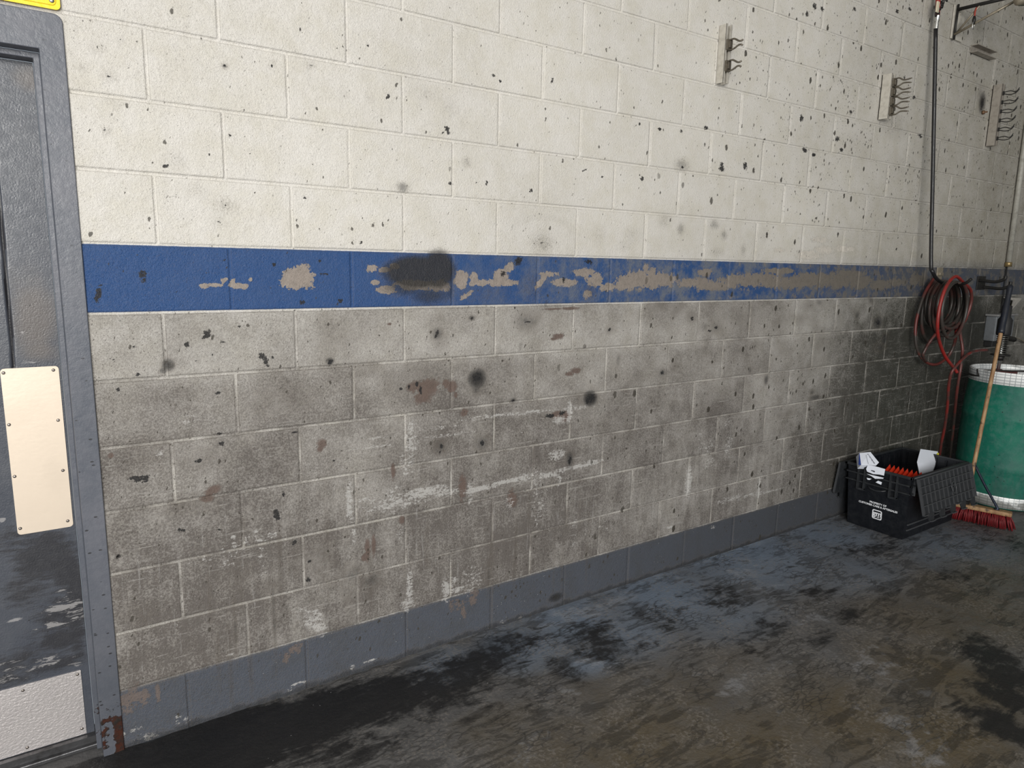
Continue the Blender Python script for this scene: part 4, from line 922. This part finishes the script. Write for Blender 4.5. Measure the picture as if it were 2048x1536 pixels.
# ------------------------------------------------------------------ tote
MTOTE = simple('black_tote_plastic', (.0045, .0055, .008), .42, 0, .2, (.018, .020, .024), 25, .0008, 60, .5)
MTOTE3 = simple('rib_glint_plastic', (.052, .055, .060), .36, 0, .3, (.03, .03, .03), 25, .0006, 60, .6)  # paler than the lid: glint on the ribs painted into the colour
MTOTE2 = simple('black_lid_plastic', (.018, .020, .023), .40, 0, .35, (.045, .047, .05), 25, .0008, 60, .5)
TX0, TX1, TY0, TY1, TH = 4.238, 4.925, -.470, -.062, .400
tt = thing('storage_tote', 'black plastic storage tote with folded-out lid flaps on the floor by the wall', 'tote', ((TX0 + TX1) / 2, (TY0 + TY1) / 2, 0), (0, 0, 0))
def shell(m, ins0, ins1, z0, z1, th):
    def ring(i, z, extra=0): return [(TX0 + i + extra, TY0 + i + extra, z), (TX1 - i - extra, TY0 + i + extra, z), (TX1 - i - extra, TY1 - i - extra, z), (TX0 + i + extra, TY1 - i - extra, z)]
    R = [[m.bm.verts.new(p) for p in r] for r in (ring(ins0, z0), ring(ins1, z1), ring(ins1, z1, th), ring(ins0, z0 + .01, th))]
    for a, b in zip(R, R[1:]):
        for k in range(4): m.bm.faces.new((a[k], a[(k + 1) % 4], b[(k + 1) % 4], b[k]))
    m.bm.faces.new(R[0][::-1]); m.bm.faces.new(R[3])
m = MB(); shell(m, .032, .010, 0.001, TH - .01, .005)
insz = lambda z: .032 + (.010 - .032) * z / (TH - .01)
# interior and exterior vertical ribs
for k in range(10):
    x = TX0 + .06 + k * (TX1 - TX0 - .12) / 9; m.mm(x - .004, x + .004, TY1 - .022, TY1 - .014, .05, TH - .02)
for k in range(6):
    y = TY0 + .05 + k * (TY1 - TY0 - .10) / 5; m.mm(TX1 - .024, TX1 - .016, y - .004, y + .004, .05, TH - .02)
part('tub', m, MTOTE, tt)
m = MB()
def band(z0, z1, out):
    i = insz((z0 + z1) / 2) - out
    m.mm(TX0 + i, TX1 - i, TY0 + i, TY0 + i + .014, z0, z1, .002); m.mm(TX0 + i, TX1 - i, TY1 - i - .014, TY1 - i, z0, z1, .002)
    m.mm(TX0 + i, TX0 + i + .014, TY0 + i, TY1 - i, z0, z1, .002); m.mm(TX1 - i - .014, TX1 - i, TY0 + i, TY1 - i, z0, z1, .002)
band(TH - .016, TH, .012); band(TH - .062, TH - .052, .014); band(TH - .112, TH - .104, .012)
part('rim', m, MTOTE2, tt)
# stacking ribs on the near end and the long side
for x_end in (True,):
    for ya, yb in ((TY0 + .085, TY0 + .125), (TY1 - .125, TY1 - .085)):
        m = MB()
        for y in (ya, yb): m.mm(TX0 - .003, TX0 + .016, y - .004, y + .004, TH - .155, TH - .005)
        m.mm(TX0 + .000, TX0 + .020, ya - .004, yb + .004, TH - .160, TH - .148)
        part('end_ribs', m, MTOTE2, tt)
    m = MB()
    for k in range(9):
        x = TX0 + .05 + k * .073; m.mm(x - .004, x + .004, TY0 - .002, TY0 + .02, TH - .12, TH - .01, .001)
    for z in (.05, .085): m.mm(TX0 + .06, TX1 - .06, TY0 + insz(z) - .006, TY0 + insz(z) + .01, z, z + .008, .001)
    part('side_ribs', m, MTOTE3, tt)
# raised handle lip on the near end
m = MB(); m.tube(catmull([(TX0 + .012, TY0 + .15, TH - .125), (TX0 - .004, TY0 + .17, TH - .130), (TX0 - .006, (TY0 + TY1) / 2, TH - .135), (TX0 - .004, TY1 - .17, TH - .130), (TX0 + .012, TY1 - .15, TH - .125)], 6), .005, 8); part('handle', m, MTOTE2, tt)
# lid flap: built flat (u along hinge, v down the flap, w out), then swung
def flap(o0, U, V, W, lenu, lenv, lab, emblem):
    m = MB(); M3 = Matrix((U, V, W)).transposed()
    T = lambda u, v, w: Vector(o0) + M3 @ Vector((u, v, w))
    # interlocking free edge
    teeth = []; n = 10; x = 0
    for k in range(n):
        u0 = lenu * k / n; u1 = lenu * (k + 1) / n; d = .022 if k % 2 else -.022
        teeth += [(u0 + .008, lenv + d), (u1 - .008, lenv + d)]
    outl = [(0, 0), (lenu, 0)] + teeth[::-1]
    A = [m.bm.verts.new(T(u, v, 0)) for u, v in outl]; B = [m.bm.verts.new(T(u, v, .004)) for u, v in outl]
    m.bm.faces.new(A[::-1]); m.bm.faces.new(B)
    for k in range(len(A)): m.bm.faces.new((A[k], A[(k + 1) % len(A)], B[(k + 1) % len(A)], B[k]))
    m_plate = m; m = MB()
    def bar(u0, u1, v0, v1, h=.009):
        vs = m.box(((u0 + u1) / 2, (v0 + v1) / 2, .004 + h / 2), (abs(u1 - u0), abs(v1 - v0), h), None, 0)
        for q in vs: q.co = T(*q.co)
    for v in (.008, .055, .100, .165): bar(.004, lenu - .004, v - .0025, v + .0025, .011)
    for k in range(13):
        u = lenu * (k + .5) / 13; bar(u - .002, u + .002, .01, lenv - .03, .006)
    for u in (.004, lenu - .004): bar(u - .003, u + .003, .004, lenv - .03, .012)
    for k in range(n):
        u0 = lenu * k / n; d = .022 if k % 2 else -.022
        bar(u0 + .01, u0 + lenu / n - .01, lenv + d - .006, lenv + d, .012)
    pt = part('lid_flap', m_plate, MTOTE2, tt, lab)
    m.bm.transform(Matrix.Translation(-Vector(tt.location))); rb = obj('rib_grid', m, MTOTE3, pt)
    if emblem:
        m = MB(); cu, cv = lenu * .60, .115
        m.tube([T(cu + .026 * math.cos(a), cv + .034 * math.sin(a), .012) for a in np.linspace(0, 2 * PI, 25)], .003, 6, False)
        m.tube([T(cu + .018 * math.cos(a), cv + .012 * a - .02, .012) for a in np.linspace(-.2, 3.4, 12)], .003, 6)
        m.bm.transform(Matrix.Translation(-Vector(tt.location))); obj('moulded_ring', m, MTOTE3, pt)
    return pt
ou = Vector((0, -.27, -1)).normalized(); ww = Vector((1, 0, 0)).cross(ou)
if ww.y > 0: ww = -ww
flap((TX0 + .02, TY0 - .008, TH - .006), Vector((1, 0, 0)), ou, ww, TX1 - TX0 - .01, .245, 'ribbed lid flap folded down over the long side', True)
ou2 = Vector((-.03, .10, -1)).normalized(); flap((TX0 - .035, TY1 + .010, TH - .006), Vector((1, 0, 0)), ou2, Vector((0, 1, .1)).normalized(), TX1 - TX0 + .0, .235, 'ribbed lid flap folded down toward the wall', False)
# hinge rod
m = MB(); m.tube([(TX0 + .01, TY0 - .006, TH - .004), (TX1 + .005, TY0 - .006, TH - .004)], .004, 8); part('hinge_rod', m, MTOTE3, tt); m = MB(); m.tube([(TX0 + .005, TY1 + .004, TH - .004), (TX1 - .01, TY1 + .004, TH - .004)], .004, 8); part('hinge_rod', m, MTOTE2, tt)

MWHITE = simple('white_print', (.78, .80, .84), .5, 0, .05)
def text(body, size, name, mat, M, parent, ext=.0006, bold=0.0):
    cu = bpy.data.curves.new(name, 'FONT'); cu.body = body; cu.size = size; cu.align_x = 'CENTER'; cu.align_y = 'CENTER'; cu.extrude = ext; cu.offset = bold
    to = bpy.data.objects.new('tmp_text', cu); COL.objects.link(to)
    dg = bpy.context.evaluated_depsgraph_get(); me = bpy.data.meshes.new_from_object(to.evaluated_get(dg))
    bpy.data.objects.remove(to); me.transform(M)
    if parent:
        me.transform((Matrix.Translation(parent.location) @ parent.rotation_euler.to_matrix().to_4x4()).inverted())
    o = link(name, me, mat, parent); return o
xe = lambda z: TX0 + insz(z) - .0012
yc = (TY0 + TY1) / 2 - .012
def endM(z, y=yc):   # text on the near end of the tote: reads toward -x
    tilt = math.atan2(.032 - .010, TH - .01)
    # local x -> -y world, local y -> up, local z -> -x
    R = Matrix(((0, 0, -1), (-1, 0, 0), (0, 1, 0))).to_4x4()
    return Matrix.Translation((xe(z), y, z)) @ Matrix.Rotation(-tilt, 4, 'Y') @ R
text('PROPERTY OF', .0165, 'printed_text', MWHITE, endM(.178), tt, .0004, .0004)
text('CUSTOMER CARE & AFTERSALES', .0165, 'printed_text', MWHITE, endM(.160), tt, .0004, .0004)
m = MB(); Mx = endM(.108)
S = .030
P = rrect(-S, S, -S, S, .010, 5); Q = rrect(-S + .0065, S - .0065, -S + .0065, S - .0065, .006, 5)
A = [m.bm.verts.new(Mx @ Vector((a, b, .0006))) for a, b in P]; B = [m.bm.verts.new(Mx @ Vector((a, b, .0006))) for a, b in Q]
for k in range(len(A)): m.bm.faces.new((A[k], A[(k + 1) % len(A)], B[(k + 1) % len(A)], B[k]))
def lbox(x0, x1, y0, y1):
    m.bm.faces.new([m.bm.verts.new(Mx @ Vector((a, b, .0006))) for a, b in ((x0, y0), (x1, y0), (x1, y1), (x0, y1))])
lbox(.000, .0165, -.0175, -.0135)
em = part('emblem', m, MWHITE, tt)
text('gm', .046, 'emblem_letters', MWHITE, endM(.113), tt, .0004, .0012)

# papers, folder and trays in the tote
MPAPER = simple('white_paper', (.80, .84, .93), .6, 0, .04)
MINK = simple('dark_ink', (.03, .03, .05), .6)
def sheet(name, lab, cat, pts, th, mat=MPAPER):
    pts = [Vector(p) for p in pts]; n = (pts[1] - pts[0]).cross(pts[-1] - pts[0]).normalized() * th
    m = MB(); A = [m.bm.verts.new(p) for p in pts]; B = [m.bm.verts.new(p + n) for p in pts]
    m.bm.faces.new(A[::-1]); m.bm.faces.new(B)
    for k in range(len(A)): m.bm.faces.new((A[k], A[(k + 1) % len(A)], B[(k + 1) % len(A)], B[k]))
    c = sum(pts, Vector()) / len(pts)
    t = thing(name, lab, cat, tuple(c)); part('sheet', m, mat, t); return t
def pt3(x, y, Y): return Vector(at_y(x, y, Y))
# printed bag, standing against the near wall side corner
bgp = thing('parts_bag', 'white printed bag poking out of the near left end of the tote', 'bag', tuple(pt3(1738, 918, -.16)))
a = [pt3(1719, 906, -.125), pt3(1741, 904, -.155), pt3(1758, 925, -.215), pt3(1752, 931, -.22), pt3(1722, 930, -.19)]
m = MB(); off = Vector((.02, .03, -.035))
A = [m.bm.verts.new(p) for p in a]; B = [m.bm.verts.new(p + off) for p in a]; m.bm.faces.new(A); m.bm.faces.new(B[::-1])
for k in range(5): m.bm.faces.new((A[k], B[k], B[(k + 1) % 5], A[(k + 1) % 5]))
part('bag', m, MPAPER, bgp)
m = MB(); p0, p1 = pt3(1719.2, 906, -.126), pt3(1722.2, 930, -.191); d = Vector((-.012, 0, 0)); m.quad(p0, p1, p1 + d + Vector((0, .01, 0)), p0 + d * .3); part('blue_edge', m, simple('blue_print', (.02, .05, .25), .5), bgp)
m = MB()
for k in range(9):      # worn block lettering down the bag
    p = pt3(1734.5 + k * 1.45, 908.5 + k * 2.05, -.155 - .006 * k) + Vector((-.003, -.004, .002))
    e = Vector((.006, -.004, -.001)); f_ = Vector((0, -.003, -.006))
    if k % 3 == 0: segs = [(p, p + e), (p, p + f_)]
    elif k % 3 == 1: segs = [(p, p + e), (p + e * .5, p + e * .5 + f_)]
    else: segs = [(p, p + e + f_), (p + e, p + f_)]
    for s0, s1 in segs: m.tube([s0, s1], .0011, 4)
m.tube([pt3(1731.5, 910, -.16) + Vector((-.003, -.004, .002)), pt3(1736, 928, -.20) + Vector((-.003, -.004, .002))], .0007, 4)
part('lettering', m, MINK, bgp)
# torn white label on the rim and near end
lb = thing('paper_label', 'torn white paper label stuck over the near rim of the tote', 'label', (TX0, -.24, TH))
yA, yB = pt3(1735, 940, 0), None
ty = lambda px: None
def end_y(px, py, X):      # where a sight line meets the near end face
    d = ray(px, py); k = (X - CAM[0]) / d[0]; return CAM + k * d
XE = TX0 - .006
L1 = [end_y(x, y, XE) for x, y in ((1733, 938), (1736, 930), (1745, 931), (1757, 934), (1771, 938), (1768.5, 951), (1760, 949), (1747, 948), (1735, 943))]
def flat(name, P, X, mat, th=.0012):
    m = MB(); A = [m.bm.verts.new((X, p[1], p[2])) for p in P]; B = [m.bm.verts.new((X - th, p[1], p[2])) for p in P]
    m.bm.faces.new(A); m.bm.faces.new(B[::-1])
    for k in range(len(A)): m.bm.faces.new((A[k], A[(k + 1) % len(A)], B[(k + 1) % len(A)], B[k]))
    return m
part('label_sheet', flat('', L1, XE - .003, MPAPER), MPAPER, lb)
for pp in (((1735, 947), (1752, 951), (1769, 955), (1768, 957), (1752, 957), (1745, 952)), ((1735, 955), (1745, 957), (1741, 959.5), (1737, 959)), ((1753, 964), (1758, 961), (1765.5, 964), (1764, 969), (1757, 966))):
    part('label_scrap', flat('', [end_y(x, y, XE) for x, y in pp], XE - .009, MPAPER), MPAPER, lb)
m = flat('', [end_y(x, y, XE) for x, y in ((1743, 940), (1748, 941), (1751, 942), (1750, 944.5), (1746, 942.5), (1743, 941.5))], XE - .0048, MINK, .0006); part('ink_mark', m, MINK, lb)
# folded white carton at the back
fd = thing('white_carton', 'folded white carton with a yellow tab, leaning in the far side of the tote', 'carton', tuple(pt3(1855, 920, -.14)))
q = [pt3(1841, 898, -.27), pt3(1876, 903, -.25), pt3(1870, 929, -.31), pt3(1834, 924, -.33)]
q2 = [pt3(1834, 924, -.33), pt3(1870, 929, -.31), pt3(1865, 942, -.33), pt3(1839, 948, -.35)]
m = MB(); dn_ = Vector((.012, .004, -.016))
for Q in (q, q2):
    A = [m.bm.verts.new(p) for p in Q]; B = [m.bm.verts.new(p + dn_) for p in Q]; m.bm.faces.new(A); m.bm.faces.new(B[::-1])
    for k in range(4): m.bm.faces.new((A[k], B[k], B[(k + 1) % 4], A[(k + 1) % 4]))
part('carton', m, MPAPER, fd)
m = MB(); a, b, c_, d_ = pt3(1874, 906, -.26), pt3(1878, 906, -.26), pt3(1877, 917, -.285), pt3(1872, 916, -.285); m.quad(a, b, c_, d_); m.quad(*[p + Vector((.002, .003, -.001)) for p in (d_, c_, b, a)])
part('yellow_tab', m, simple('yellow_tab', (.75, .72, .05), .5), fd)
# orange corrugated tray
MOR = simple('orange_plastic', srgb(178, 42, 14), .5, 0, .12)
ot = thing('orange_tray', 'orange ribbed plastic tray lying inside the black tote', 'tray', (4.38, -.32, .24))
m = MB(); nr = 9; x0, x1 = 4.30, 4.47; y0, y1 = -.445, -.200; zt = .385
def zrow(k, f): return (zt if k % 2 else zt - .026) - .10 * f
ys = [y1 + (y0 - y1) * (k + (.35 if k % 2 else 0)) / (2 * nr) for k in range(2 * nr + 1)]
G = [[m.bm.verts.new((x0 + (x1 - x0) * (1 - f), y, zrow(k, f))) for k, y in enumerate(ys)] for f in (0, .5, 1)]
for a, b in zip(G, G[1:]):
    for k in range(2 * nr): m.bm.faces.new((a[k], a[k + 1], b[k + 1], b[k]))
bt = [m.bm.verts.new((x1 - .001, y, .24)) for y in ys]; bt2 = [m.bm.verts.new((x0, y, .22)) for y in ys]
for k in range(2 * nr):
    m.bm.faces.new((G[0][k], bt[k], bt[k + 1], G[0][k + 1])); m.bm.faces.new((G[2][k], G[2][k + 1], bt2[k + 1], bt2[k])); m.bm.faces.new((bt[k], bt2[k], bt2[k + 1], bt[k + 1]))
m.bm.faces.new((G[0][0], G[1][0], G[2][0], bt2[0], bt[0])); m.bm.faces.new((G[0][-1], bt[-1], bt2[-1], G[2][-1], G[1][-1]))
part('tray', m, MOR, ot)
# small yellow sticker on the wall-side flap
print('scene built', len(bpy.data.objects))
